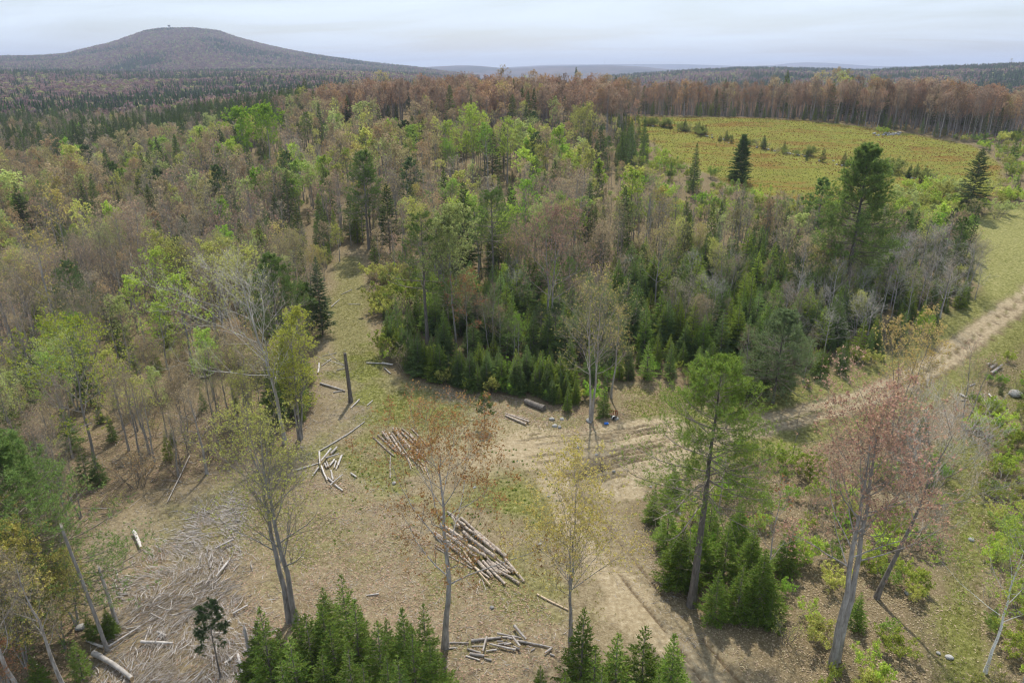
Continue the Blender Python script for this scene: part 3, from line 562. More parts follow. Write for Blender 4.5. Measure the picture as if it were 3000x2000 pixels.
def cone(seed, H, Wd, layers=5, spread=1):
    g = np.random.default_rng(seed); K = MB(); z = np.linspace(.08, .9, layers) * H
    for k, zz in enumerate(z):
        q = 7; a = np.arange(q) * 2 * np.pi / q + g.uniform(0, 1); r = H * Wd * (1 - zz / H) ** .8 * g.uniform(.7, 1.3, q) + .15; A = np.zeros((q, 3)); A[:, 2] = zz + H / layers * 1.15
        B = np.stack([np.cos(a) * r, np.sin(a) * r, zz + g.normal(size=q) * .2], 1); B2 = np.stack([np.cos(a + .9) * r, np.sin(a + .9) * r, zz + g.normal(size=q) * .2], 1)
        V = np.stack([A, B, B2], 1); K.add(V.reshape(-1, 3), np.arange(q * 3).reshape(-1, 3))
    return K.mesh('conifer', [M_needle]), H
def puff(seed, H, Wd, nl=130, ls=.62):
    g = np.random.default_rng(seed); K = MB(); d = rdir(g, nl) * (g.uniform(.35, 1, nl) ** .4)[:, None]; P = d * np.array((Wd, Wd, .36)) * H + np.array((0, 0, .63 * H)); leaves(K, P, ls, g)
    tubes(K, np.array([[(0, 0, 0), (0, 0, H * .6)]]), np.array([[.16, .08]]), 4); return K.mesh('hardwood_tree', [M_leaf]), H
VCONE = [cone(300 + i, 12, .17 + .03 * i) for i in range(3)]
VPUFF = [puff(310 + i, 11, .30) for i in range(3)]
# ------------------------------------------------------------------ scatter of what nobody could count, as one object
def scatter(name, label, protos, pts, idx, scl, rot, cat='forest'):
    """protos: list of (mesh, colour); pts (n,3), idx, scl (n,3), rot (n,)"""
    col = bpy.data.collections.new(name + '_stock')
    for k, (me, c) in enumerate(protos):
        o = OBJ.new('%s_%03d' % (name, k), me); o.color = (*c, 1); col.objects.link(o)
    me = bpy.data.meshes.new(name); me.vertices.add(len(pts)); me.vertices.foreach_set('co', np.asarray(pts, np.float32).ravel())
    a = me.attributes.new('pick', 'INT', 'POINT'); a.data.foreach_set('value', np.asarray(idx, np.int32))
    a = me.attributes.new('size', 'FLOAT_VECTOR', 'POINT'); a.data.foreach_set('vector', np.asarray(scl, np.float32).ravel())
    e = np.zeros((len(pts), 3), np.float32); e[:, 2] = rot; a = me.attributes.new('turn', 'FLOAT_VECTOR', 'POINT'); a.data.foreach_set('vector', e.ravel())
    tn = np.array([c for _, c in protos], np.float32)[np.asarray(idx)]; a = me.attributes.new('tint', 'FLOAT_VECTOR', 'POINT'); a.data.foreach_set('vector', tn.ravel())
    ob = OBJ.new(name, me); link(ob)
    ng = bpy.data.node_groups.new(name, 'GeometryNodeTree'); ng.interface.new_socket('Geometry', in_out='INPUT', socket_type='NodeSocketGeometry'); ng.interface.new_socket('Geometry', in_out='OUTPUT', socket_type='NodeSocketGeometry')
    n = ng.nodes; l = ng.links; gi = n.new('NodeGroupInput'); go = n.new('NodeGroupOutput'); ip = n.new('GeometryNodeInstanceOnPoints'); ci = n.new('GeometryNodeCollectionInfo'); ci.inputs['Collection'].default_value = col; ci.inputs['Separate Children'].default_value = True; ci.inputs['Reset Children'].default_value = True
    def na(t, nm):
        k = n.new('GeometryNodeInputNamedAttribute'); k.data_type = t; k.inputs['Name'].default_value = nm; return k.outputs['Attribute']
    l.new(gi.outputs[0], ip.inputs['Points']); l.new(ci.outputs[0], ip.inputs['Instance']); ip.inputs['Pick Instance'].default_value = True
    l.new(na('INT', 'pick'), ip.inputs['Instance Index']); l.new(na('FLOAT_VECTOR', 'size'), ip.inputs['Scale']); l.new(na('FLOAT_VECTOR', 'turn'), ip.inputs['Rotation']); l.new(ip.outputs[0], go.inputs[0])
    md = ob.modifiers.new('scatter', 'NODES'); md.node_group = ng
    ob['kind'] = 'stuff'; return tag(ob, label, cat)
# ------------------------------------------------------------------ trees that can be told apart, one by one
HEROES = []
def base(px, py): return at(px, py)
def hero(name, kind, px, py, pytop, label, cat, color, rot=0.0, wide=1.0, group=None, **k):
    b = at(px, py); HEROES.append((px, py, pytop, float(proj(b)[2]))); return put(name, kind, b, height_to(b, pytop), label, cat, color, rot, group, wide)
HW = lambda seed, **k: hardwood(seed, 12, **k)
hero('white_pine', pine(401, 17, .46, .25, .72, 7, 12, 3, 7, .2, 0.0112, bulge=.5, lean=(.015, .02), r0=.27, dead=22), 1588, 1390, 838, 'tall white pine with a thick bare grey trunk in front of the rutted tracks', 'pine tree', PINEY, .4)
hero('white_pine', pine(402, 17, .28, .25, .72, 7, 10, 3, 8, .27, .02, bulge=.5), 1938, 690, 338, 'tallest full white pine standing before the orange field', 'pine tree', (.25, .35, .09), .9)
hero('white_pine', pine(403, 15, .36, .26, .8, 6, 11, 3, 7, .21, 0.0136, gap=.25), 848, 572, 350, 'slim white pine with tiered branches beside the top of the grassy trail', 'pine tree', PINEC, 1.5)
hero('white_pine', pine(404, 15, .38, .25, 1.0, 5, 10, 3, 6, .21, 0.0120, gap=.2), 982, 792, 492, 'white pine with drooping tiers at the left edge of the fir thicket', 'pine tree', PINEC, 2.5)
hero('white_pine', pine(405, 15, .40, .30, .95, 6, 11, 3, 6, .22, 0.0128), 1132, 668, 438, 'broad dark white pine rising over the middle of the fir thicket', 'pine tree', PINEC, 3.3)
hero('white_pine', pine(406, 9, .22, .40, .6, 7, 12, 3, 7, .2, 0.0120, bulge=.8, bush=.6), 1775, 925, 722, 'round bushy young pine on the upper side of the dirt road', 'pine tree', (.22, .29, .13), 4.0)
hero('white_pine', pine(407, 13, .18, .46, .62, 8, 11, 3, 8, .24, .015, bulge=.9, bush=.6), 78, 1440, 1030, 'large soft pine cut by the left edge of the photo', 'pine tree', (.17, .25, .075), 5.0)
hero('white_pine', pine(408, 9, .22, .33, .7, 6, 11, 3, 7, .2, 0.0120, bulge=.6, bush=.4), 648, 812, 592, 'dense pine left of the grassy trail behind the yellow green tree', 'pine tree', PINEC, 5.9)
hero('white_pine', pine(409, 6, .12, .40, .6, 6, 10, 3, 7, .2, 0.0120, bulge=.8, bush=.6), 708, 770, 660, 'low spreading pine hanging over the left side of the trail', 'pine tree', PINEC, 5.1)
hero('spruce_tree', fir(410, 11, .20, .8, .1, .4, .05, droop=14, bare=20, skirt=.7), 1068, 648, 415, 'narrow dark spruce just left of the broad white pine', 'spruce tree', FIRD, .4)
hero('spruce_tree', fir(411, 12, .30, .75, .12, .5, .055, droop=10, bare=30, skirt=.6), 2222, 492, 342, 'wide ragged spruce at the right end of the orange field', 'spruce tree', (.14, .185, .07), .4)
hero('cedar_tree', fir(412, 9, .26, 1.4, .02, .28, .06, skirt=.5), 1697, 418, 308, 'dense oval evergreen at the near edge of the orange field', 'evergreen tree', (.13, .19, .06), .4)
for i, (x, y, t, lb) in enumerate(((712, 352, 258, 'left pine of the pair beside the bright green tree'), (752, 348, 284, 'right pine of the pair beside the bright green tree'), (803, 300, 218, 'tall thin spruce standing above the maples in the left middle'), (650, 300, 248, 'small pointed spruce directly behind the bright green round tree'), (940, 262, 208, 'pointed spruce sticking out of the red maples'), (893, 290, 242, 'left spruce of a close pair in front of the red maples'), (912, 288, 236, 'right spruce of a close pair in front of the red maples'), (140, 372, 318, 'dark oval evergreen alone in the brown woods at far left'), (66, 545, 418, 'big dark spruce near the left edge above the cutover'))):
    k = SPRUCE[i % 3] if i not in (0, 1) else PINES[i]
    hero('spruce_tree' if i > 1 else 'white_pine', k, x, y, t, lb, 'spruce tree' if i > 1 else 'pine tree', FIRD if i > 1 else PINEC, i)
hero('spruce_tree', SPRUCE[0], 1590, 452, 328, 'dead topped little spruce at the left end of the stone wall', 'spruce tree', FIRD, 2)
hero('spruce_tree', SPRUCE[1], 742, 770, 590, 'slender see through spruce on the left bank of the grassy trail', 'spruce tree', (.14, .19, .09), 2)
hero('aspen_tree', hardwood(420, 13, 1, .22, .27, 14, 7, 5, 3, leaf=5.2, lsize=.085, ang=(.4, .9)), 570, 388, 258, 'bright lime green round tree, left of the bright pair', 'leafing tree', (.34, .52, .06), .3)
hero('aspen_tree', hardwood(421, 13, 1, .22, .29, 14, 7, 5, 3, leaf=5.4, lsize=.085, ang=(.4, .9)), 622, 380, 254, 'bright lime green round tree, right of the bright pair', 'leafing tree', (.34, .52, .055), 2.2)
# near single hardwoods
hero('red_maple', HW(430, stems=2, t0=.42, Wd=.21, n1=17, n2=8, n3=6, n4=4, leaf=1.15, lsize=.036, r0=.17, spread=.04, thick=.85), 1922, 1522, 968, 'twin trunk maple with coral red buds standing in leaf litter', 'maple tree', (.58, .375, .27), .6)
hero('leaning_maple', HW(431, stems=1, t0=.42, Wd=.28, n1=18, n2=9, n3=6, n4=4, leaf=.25, lsize=.03, r0=.15, lean=(.12, -.02), curve=(.06, 0), bark=M_darkbark, twig=M_paletwig, thick=1.2), 2012, 1372, 985, 'leaning dark trunk with pale bare branches behind the twin maple', 'bare tree', RED, 0)
hero('yellow_birch', HW(432, stems=2, t0=.3, Wd=.30, n1=13, n2=8, n3=6, n4=4, leaf=1.7, lsize=.042, r0=.125, spread=.08, ang=(.5, 1.0)), 1312, 1470, 1118, 'sparse yellow leafed tree with forked grey stems in front of the track', 'budding tree', YEL, 1.0)
hero('rust_maple', HW(433, stems=1, t0=.34, Wd=.34, n1=17, n2=8, n3=6, n4=5, leaf=1.7, lsize=.036, r0=.185, curve=(-.02, 0), wob=.02), 1022, 1485, 1040, 'rust leafed maple standing between the two log piles', 'maple tree', (.42, .245, .10), 1.0)
hero('budding_maple', HW(434, stems=2, t0=.28, Wd=.22, n1=18, n2=8, n3=6, n4=4, leaf=1.0, lsize=.030, r0=.16, lean=(-.09, .02), spread=.04, ang=(.35, .8)), 672, 1428, 985, 'grey tree with fine yellow green buds leaning over the slash heap', 'budding tree', YGR, 0)
hero('budding_maple', HW(435, stems=3, t0=.2, Wd=.17, n1=14, n2=8, n3=6, n4=3, leaf=2.2, lsize=.036, r0=.10, spread=.07, ang=(.3, .7)), 690, 1008, 718, 'slim yellow green tree of several stems left of the small stick pile', 'budding tree', (.42, .44, .08), 0)
hero('white_branched_tree', HW(436, stems=1, t0=.30, Wd=.36, n1=16, n2=8, n3=6, n4=3, leaf=.25, lsize=.03, r0=.14, lean=(-.10, .05), curve=(-.08, 0), twig=M_paletwig, bark=M_paletwig, thick=1.2, lean_side=(-.45, 0), ang=(.6, 1.1)), 655, 1018, 640, 'tall tree with long white branches sweeping to the left', 'bare tree', YGR, 0)
hero('aspen_tree', HW(437, stems=1, t0=.3, Wd=.27, n1=14, n2=8, n3=6, n4=3, leaf=2.3, lsize=.045, r0=.13, twig=M_paletwig, ang=(.6, 1.1)), 222, 1075, 762, 'yellow green aspen with crooked pale limbs in the dark woods at left', 'leafing tree', (.42, .48, .07), .5)
hero('bare_ash', HW(438, stems=2, t0=.34, Wd=.24, n1=20, n2=9, n3=6, n4=4, leaf=.5, lsize=.028, r0=.11, spread=.05), 1358, 968, 664, 'pale bare two stemmed tree at the point of the fir thicket', 'bare tree', YEL, .5)
hero('white_birch', HW(439, stems=1, t0=.35, Wd=.26, n1=14, n2=8, n3=6, n4=3, leaf=1.8, lsize=.05, r0=.12, bark=M_birch, twig=M_paletwig, lean=(.02, 0)), 2262, 1545, 1240, 'white barked birch with fresh green leaves at the lower right edge', 'birch tree', LIME, .5)
hero('white_birch', HW(440, stems=1, t0=.4, Wd=.24, n1=12, n2=7, n3=5, n4=3, leaf=2.2, lsize=.05, r0=.09, bark=M_birch, lean=(-.03, 0)), 2344, 1590, 1330, 'thinner birch cut by the lower right corner of the photo', 'birch tree', LIME, .5)
hero('yellow_maple', HW(441, stems=5, t0=.25, Wd=.20, n1=10, n2=7, n3=5, n4=3, leaf=1.1, lsize=.04, r0=.06, spread=.22, ang=(.35, .8)), 2052, 1000, 735, 'golden budding clump of maple stems beside the bend of the road', 'maple clump', (.58, .45, .17), .5)
hero('grey_thicket', HW(442, stems=6, t0=.2, Wd=.18, n1=9, n2=7, n3=5, n4=3, leaf=.3, lsize=.03, r0=.05, spread=.28, ang=(.3, .8)), 2085, 1080, 862, 'grey leafless clump of thin stems right of the golden maple', 'bare thicket', TAN, .5)
hero('pink_maple', HW(443, stems=2, t0=.3, Wd=.32, n1=16, n2=8, n3=6, n4=4, leaf=1.2, lsize=.04, r0=.14, spread=.05), 1262, 765, 508, 'wide pinkish maple in the middle of the fir thicket', 'maple tree', PINK, .5)
hero('red_sapling', HW(444, stems=1, t0=.45, Wd=.24, n1=12, n2=7, n3=5, n4=3, leaf=1.6, lsize=.045, r0=.08), 1075, 838, 655, 'small rusty topped sapling at the front of the fir thicket', 'maple tree', RUST, .5)
hero('poplar_tree', HW(445, stems=1, t0=.35, Wd=.22, n1=18, n2=9, n3=7, n4=3, leaf=2.8, lsize=.05, r0=.11, lean=(-.06, 0), ang=(.4, .9)), 1048, 798, 512, 'pale green poplar leaning beside the drooping pine', 'leafing tree', PALE, 0)
hero('budding_oak', HW(446, stems=1, t0=.3, Wd=.33, n1=18, n2=9, n3=6, n4=3, leaf=1.2, lsize=.045, r0=.15), 1505, 700, 545, 'broad yellowish budding tree behind the right half of the fir thicket', 'budding tree', (.48, .42, .17), 1)
hero('budding_oak', HW(447, stems=2, t0=.3, Wd=.3, n1=18, n2=9, n3=6, n4=3, leaf=1.1, lsize=.042, r0=.13), 1380, 650, 520, 'tan budding tree behind the pinkish maple', 'budding tree', TAN, 1)
for i, (x, y, t, k, lb, co) in enumerate(((1820, 1050, 935, 0, 'crooked dark little tree beside the tall white pine', TAN), (1650, 1180, 985, 1, 'left one of two thin dead stems left of the white pine', GREY), (1750, 1390, 1120, 1, 'thin pale sapling stem rising from the low firs right of the white pine', RUST))):
    hero('bare_sapling', hardwood(450 + i, 6, 1, .35, .2, 10, 5, 4, 2, leaf=.4, lsize=.03, bark=M_darkbark if i == 0 else M_dead, wob=.05 if i == 0 else .01, r0=.05), x, y, t, lb, 'sapling', co, i)
hero('shrubby_maple', HW(455, stems=4, t0=.2, Wd=.22, n1=12, n2=8, n3=6, n4=3, leaf=1.9, lsize=.05, r0=.055, spread=.15), 60, 1530, 1225, 'yellow leafed young tree in the lower left corner', 'budding tree', (.54, .49, .15), .3)
hero('shrubby_maple', HW(456, stems=3, t0=.2, Wd=.25, n1=12, n2=8, n3=6, n4=3, leaf=1.6, lsize=.05, r0=.055, spread=.12), 150, 1490, 1290, 'small olive leafed tree beside the broken trunks at lower left', 'budding tree', (.48, .45, .14), .3)
hero('shrubby_maple', HW(457, stems=3, t0=.2, Wd=.3, n1=12, n2=8, n3=6, n4=3, leaf=1.0, lsize=.045, r0=.05, spread=.15), 20, 1640, 1490, 'rusty low tree at the bottom of the left edge', 'budding tree', RUST, .3)
hero('bright_bush', HW(458, stems=3, t0=.1, Wd=.28, n1=12, n2=7, n3=5, n4=3, leaf=4, lsize=.06, r0=.05, spread=.1), 2118, 782, 718, 'vivid yellow green bush on the upper verge of the road', 'leafing bush', (.34, .50, .05), .3)
for i, (x, y, t, lb) in enumerate(((1655, 1060, 995, 'pine bough top left of the tall white pine'), )): pass
for i, (x, y, t, c_, lb) in enumerate(((335, 800, 640, LIME, 'leftmost fresh green tree of the bright row in the left woods'), (385, 775, 590, LIME, 'second fresh green tree of the bright row in the left woods'), (425, 745, 555, YGR, 'tallest fresh green tree of the bright row in the left woods'), (300, 850, 690, PALE, 'low pale green tree below the bright row in the left woods'), (520, 790, 575, YGR, 'yellow green crown just left of the white branched tree'), (565, 800, 600, YGR, 'yellow green crown just right of the white branched tree'), (395, 880, 700, LIME, 'fresh green tree in front of the bright row at left'), (445, 860, 650, LIME, 'bright tree between the bright row and the white branches'),
        (1085, 410, 258, LIME, 'left tall lime tree of the bright group in mid photo'), (1120, 430, 290, BRI, 'second lime tree of the bright group in mid photo'), (1165, 420, 285, LIME, 'right tall lime tree of the bright group in mid photo'), (1035, 420, 330, BRI, 'small lime tree left of the bright group in mid photo'), (800, 430, 345, LIME, 'round lime tree left of the slim white pine'), (720, 480, 380, PALE, 'pale green tree above the left side of the trail'), (1330, 360, 250, YGR, 'yellow green crown standing above the mid woods'), (960, 380, 290, LIME, 'lime tree near the two close spruces'), (1090, 520, 430, YGR, 'yellowish tree behind the broad dark pine'), (495, 335, 268, PALE, 'pale green tree left of the bright lime pair'), (780, 600, 520, YGR, 'leafy young tree closing the top of the grassy trail'))):
    hero('leafing_tree', LEAFY[i % 3], x, y, t, lb, 'leafing tree', c_, i * 1.3, 1.12)
# fir clumps set in the photo one by one
FR = np.random.default_rng(11)
near_firs = [(665, 1600, 1440), (730, 1640, 1415), (790, 1650, 1430), (830, 1600, 1380), (905, 1590, 1420), (960, 1680, 1440), (1000, 1640, 1470), (760, 1700, 1490), (680, 1730, 1520), (900, 1700, 1500), (640, 1640, 1395), (705, 1690, 1462), (770, 1600, 1385), (805, 1520, 1315), (760, 1480, 1345), (845, 1560, 1405), (880, 1640, 1430), (945, 1620, 1395), (985, 1560, 1390), (700, 1540, 1400), (820, 1700, 1480), (930, 1740, 1500), (610, 1590, 1430), (860, 1720, 1520),
             (1330, 1640, 1400), (1405, 1680, 1450), (1468, 1670, 1440), (1530, 1690, 1458), (1365, 1730, 1530), (1240, 1640, 1530), (1290, 1720, 1545), (1440, 1740, 1560), (1500, 1735, 1540), (1350, 1690, 1480),
             (1545, 1150, 1070), (1500, 1200, 1115), (1530, 1260, 1150), (1560, 1340, 1200), (1640, 1425, 1310), (1690, 1420, 1290), (1740, 1410, 1260), (1605, 1300, 1175), (1660, 1330, 1200), (1720, 1330, 1210), (1800, 1310, 1205), (1625, 1240, 1130), (1690, 1250, 1150), (1765, 1440, 1370), (1960, 1440, 1360),
             (1385, 955, 880), (1303, 945, 890), (215, 1470, 1410), (255, 1460, 1395), (190, 1560, 1470), (95, 1580, 1500), (2135, 1130, 1082)]
FLAB = {0: 'fir in the clump at the bottom left of centre', 1: 'fir in the row at the bottom right of centre', 2: 'low fir at the foot of the tall white pine', 3: 'single small fir'}
NTH = ['leftmost', 'second', 'third', 'fourth', 'fifth', 'sixth', 'seventh', 'eighth', 'ninth', 'tenth', 'eleventh', 'twelfth', 'thirteenth', 'fourteenth', 'fifteenth', 'sixteenth', 'seventeenth', 'eighteenth', 'nineteenth', 'twentieth', 'twenty first', 'twenty second', 'twenty third', 'twenty fourth']
for i, (x, y, t) in enumerate(near_firs):
    z = 0 if i < 24 else 1 if i < 34 else 2 if i < 49 else 3
    lb = ['dark young fir in the clump at bottom left of centre', 'green fir in the row along the bottom edge right of centre', 'low bushy fir at the foot of the tall white pine', None][z]
    if z < 3:
        rg = near_firs[(0, 24, 34)[z]:(24, 34, 49)[z]]; od = sorted(f_[0] + f_[1] * 1e-4 for f_ in rg).index(x + y * 1e-4); lb = NTH[od] + ' ' + lb.replace(' in the', ' from left in the', 1).replace(' at the foot', ' from left at the foot', 1) if od else 'leftmost ' + lb
    if z == 3: lb = ['small fir at the point of the thicket beside the pale bare tree', 'knee high fir left of the pale bare tree', 'left of two little firs behind the broken trunks', 'right of two little firs behind the broken trunks', 'fir behind the left end of the white fallen log', 'fir low in the lower left corner', 'lone little fir by the grassy trail at right'][i - 49]
    gname = ['young firs at the bottom left of centre', 'firs along the bottom edge', 'low firs under the white pine', None][z]
    hero('fir_tree', FIRS[i % 5] if z != 2 else FIRS[[0, 2, 4][i % 3]], x, y, t, lb, 'fir tree', (lambda f_, cc_: tuple(v_ * f_ for v_ in cc_))(FR.uniform(.8, 1.2), (FIRC, (.18, .26, .05), (.19, .28, .05), FIRC)[z]), FR.uniform(0, 6.28), FR.uniform(1.15, 1.4) if z == 2 else FR.uniform(.95, 1.25), gname)
# ------------------------------------------------------------------ the woods: fill by kind and place
g = np.random.default_rng(21)
def grid(cell, y0, y1, tmax=.86):
    xs = np.arange(-tmax * y1, tmax * y1, cell); ys = np.arange(y0, y1, cell); X, Y = np.meshgrid(xs, ys); X = X.ravel() + g.uniform(-.48, .48, X.size) * cell; Y = Y.ravel() + g.uniform(-.48, .48, Y.size) * cell
    s = (np.abs(X) < tmax * Y + 14); return X[s], Y[s]
parts = []
for cell, a, b in ((1.75, 30, 150), (2.9, 150, 300), (3.6, 300, 470)): parts.append(grid(cell, a, b))
ed = smooth_line(ats((862, 800), (900, 852), (1000, 888), (1100, 908), (1230, 918), (1300, 945)), 30); ed = np.concatenate([ed + g.normal(size=ed.shape) * np.array((.8, .9)) + np.array((.15, .9 + 1.15 * k_)) for k_ in range(3)])[::1]; ed = ed[g.uniform(0, 1, len(ed)) < .55]; parts.append((ed[:, 0], ed[:, 1]))
X = np.concatenate([p[0] for p in parts]); Y = np.concatenate([p[1] for p in parts])
ok = (sdist(X, Y, CLEAR) < -.5) & (sdist(X, Y, TRAIL) < -.3) & ~inpoly(X, Y, LAWN) & (sdist(X, Y, FIELD) < -1.0) & (dline(X, Y, ROAD) > 3.6)
X, Y = X[ok], Y[ok]; Z = zbase(X, Y); px, py, zc = proj(np.stack([X, Y, Z], 1)); ok = (px > -130) & (px < 2480) & (py < 1790); X, Y, Z, px, py, zc = (v[ok] for v in (X, Y, Z, px, py, zc))
n_ = len(X); u = g.uniform(0, 1, n_); u2 = g.uniform(0, 1, n_); clump = fbm(X * .06 + 40, Y * .06, 3); cl2 = fbm(X * .03 + 90, Y * .03 + 7, 3); cl3 = fbm(X * .045 + 190, Y * .045 + 47, 3)
THICK = [(860, 790), (1000, 900), (1200, 930), (1345, 950), (1420, 880), (1560, 880), (1780, 905), (1900, 880), (2150, 770), (2240, 690), (2230, 600), (2150, 545), (1900, 590), (1650, 600), (1450, 640), (1300, 640), (1150, 660), (1000, 720), (890, 745)]
thick = inpoly(px, py, THICK); rightwood = (px > 1430) & (py > 1040); rightedge = (px > 2230) & (py > 700); left = (px < 760) & ~thick; backr = (py < 318) & (px > 560) & ~left | ((py < 300) & (px > 640)); backr &= zc > 150
kind = np.full(n_, 'none', dtype='U8'); hgt = np.zeros(n_)
def setk(sel, k, lo, hi): kind[sel] = k; hgt[sel] = lo + (hi - lo) * g.uniform(0, 1, sel.sum())
mid = ~(thick | rightwood | rightedge | left | backr)
s = thick; front = s & (clump > .35)
setk(s & (u < .84), 'fir', 3.2, 7.4); setk(s & (u >= .86) & (u < .90), 'bare', 6, 9.5); setk(s & (u >= .90) & (u < .92), 'bud', 6, 10); setk(s & (u >= .92) & (u < .935), 'leaf', 4, 8); setk(s & (u >= .94) & (u < .955), 'dead', 5, 8); setk(s & (u >= .96) & (u < .985), 'pine', 4.5, 8)
edge = s & (sdist(X, Y, CLEAR) > -7); setk(edge & (u < .93), 'fir', 1.6, 5.2); setk(edge & (u >= .93), 'shrub', 1.2, 2.2)
rt = s & (px > 1780); setk(rt & (u > .48) & (u < .76), 'none', 0, 0); setk(rt & (u > .48) & (u < .57), 'dead', 4.5, 8); setk(rt & (u >= .57) & (u < .66), 'bare', 5, 9)
s = rightwood; setk(s & (u < .34), 'shrub', .8, 2.3); setk(s & (u >= .36) & (u < .39), 'fir', 1.5, 3.4); setk(s & (u >= .39) & (u < .47), 'brush', 1.6, 3.2)
s = rightedge; setk(s, 'none', 0, 0); setk(s & (u < .66), 'shrub', 1.2, 2.7); setk(s & (u >= .66) & (u < .78), 'brush', 1.5, 3.2); setk(s & (u > .95), 'fir', 2, 4)
for s, w in ((left, 'left'), (mid, 'mid')):
    nearl = s & (zc < 72)
    dens = s & (u < np.where(zc < 88, .36, np.where(zc < 150, .34, .52)))
    v = u2 * .55 + cl2 * .75 - .15
    setk(dens, 'bare', 6.5, 11.5)
    setk(dens & (v > .44), 'bud', 7, 11.5)
    setk(dens & (v > .50) & (cl3 > .53), 'leaf', 6.5, 11)
    setk(dens & ((clump + u2 * .35) > .74), 'fir', 3, 9)
    setk(dens & (u2 < .10), 'spruce', 7, 13.5); setk(dens & (u2 > .985), 'pine', 9, 14); setk(dens & (u2 > .10) & (u2 < .125), 'dead', 6, 10)
    setk(s & (u > .9), 'brush', 1.5, 3.5); setk(s & (u > .84) & (u < .9), 'fir', 1.6, 4)
s = backr; setk(s, 'none', 0, 0); setk(s & (u < .9), 'red', 9, 13.5); hgt[s & (zc > 262)] *= .84; setk(s & (u < .09), 'spruce', 8, 13.5); setk(s & (u > .07) & (u < .12), 'bud', 9, 13)
ridge = (zc > 300) & (px > 560); setk(ridge & (u < .86), 'red', 6.5, 9.5); setk(ridge & (u < .05), 'spruce', 6, 10.5); setk(ridge & (zc > 400) & (u < .7), 'spruce', 6, 10)
farl = (zc > 255) & (px <= 700); setk(farl & (cl2 + u2 * .35 > .62) & (u < .8), 'spruce', 8, 14)
ns = (kind == 'spruce') & (zc < 105); setk(ns & (u2 < .03), 'fir', 3, 6); setk(ns & (u2 >= .03), 'bare', 7, 10)
# firs along the far edge of the field
efd = (sdist(X, Y, FIELD) > -6) & backr; setk(efd & (u < .6), 'fir', 2.5, 5.5)
fr = mid & (sdist(X, Y, FIELD) > -30) & (px > 1480); setk(fr & (kind != 'fir') & (u < .6), 'bud', 4, 7.5); setk(fr & (u < .25), 'leaf', 3.5, 6.5); setk(fr & (u >= .6), 'brush', 2, 4)
low_ = mid & (px > 1380) & (py < 545); hgt[low_] *= np.where(np.isin(kind[low_], ['bare', 'bud', 'leaf', 'spruce', 'pine']), np.where(px[low_] > 1560, .42, .55), 1); fs_ = mid & (px > 1450) & (py < 520) & (u > .34); kind[fs_] = 'none'; setk(fs_ & (u < .62), 'shrub', 1.4, 3.2); setk(fs_ & (u > .93), 'fir', 2, 5)
kind[(px > 2225) & (py > 462) & (py < 660)] = 'none'; nr_ = (px > 1850) & (dline(X, Y, ROAD) < 8) & (hgt > 2.2) & ~thick; kind[nr_] = 'none'; hgt[rightedge] *= .7
ptop = proj(np.stack([X, Y, Z + hgt], 1))[1]
for hx_, hy_, ht_, hz_c in HEROES:
    hh_ = hy_ - ht_; kind[(zc < hz_c - .5) & (np.abs(px - hx_) < max(.2 * hh_, 14)) & (ptop < hy_ - .30 * hh_) & (hgt > 2.2) & (hz_c > 60)] = 'none'
tallish = np.isin(kind, ['bare', 'bud', 'leaf', 'spruce']) & (zc < 290) & ~thick; hgt[tallish] *= (.62 + .8 * fbm(X[tallish] * .035 + 11, Y[tallish] * .035, 3)) * np.where(g.uniform(0, 1, tallish.sum()) < .12, 1.22, 1)
lt_ = mid & (px > 835) & (px < 990) & (py > 640) & (py < 830); kind[lt_] = 'none'; setk(lt_ & (u < .4), 'shrub', 1.6, 3.4); setk(lt_ & (u > .4) & (u < .6), 'brush', 2, 4); setk(lt_ & (u > .9), 'fir', 2, 4.5)
# keep clear of trees set by hand
HP = np.array([(o.location.x, o.location.y) for o in C.objects if o.type == 'EMPTY'])
dmin = np.min(np.hypot(X[:, None] - HP[None, :, 0], Y[:, None] - HP[None, :, 1]), 1); kind[(dmin < 1.3)] = 'none'
k_ = kind != 'none'; X, Y, Z, px, py, zc, kind, hgt, u, u2, thick, left, rightwood, rightedge, backr, cl2, cl3 = (v[k_] for v in (X, Y, Z, px, py, zc, kind, hgt, u, u2, thick, left, rightwood, rightedge, backr, cl2, cl3))
hgt *= np.where(rightwood | rightedge | thick, 1, np.clip(1.0 + (zc - 60) * .0006, 1, 1.12))
def tint(k, i):
    r = g.uniform(0, 1)
    if k == 'bare': c = (GREY, TAN, (.34, .24, .17), (.38, .36, .16), PINK)[int(r * 4.7)]
    elif k == 'bud': c = (YGR, TAN, TAN, (.40, .36, .17), (.43, .31, .17), PALE, YEL)[int(r * 6.6)]
    elif k == 'leaf': c = (LIME, YGR, PALE, (.33, .46, .10), BRI)[int(r * 4.4)]
    elif k == 'red': c = (RED, (.42, .265, .165), (.38, .27, .19), (.42, .32, .22), (.36, .265, .20), (.45, .30, .165))[int(r * 6)]
    elif k == 'fir': c = (FIRC, FIRD, FIRY, (.15, .22, .07))[int(r * 4)]
    elif k == 'spruce': c = (FIRD, (.10, .145, .05), (.13, .17, .055))[int(r * 3)]
    elif k == 'pine': c = (PINEC, (.10, .15, .06))[int(r * 2)]
    elif k == 'shrub': c = (LIME, YGR, (.30, .40, .10), (.36, .42, .08), BRI)[int(r * 4.6)]
    elif k == 'brush': c = (TAN, YGR, (.40, .28, .14), LIME)[int(r * 3.6)]
    else: c = GREY
    f = g.uniform(.85, 1.15); return tuple(min(1, x * f) for x in c)
NEARK = {'bare': BARE, 'bud': BUD, 'leaf': LEAFY, 'red': BUD, 'fir': FIRS, 'spruce': SPRUCE, 'pine': PINES, 'shrub': SHRUBS, 'brush': BRUSH, 'dead': DEAD}
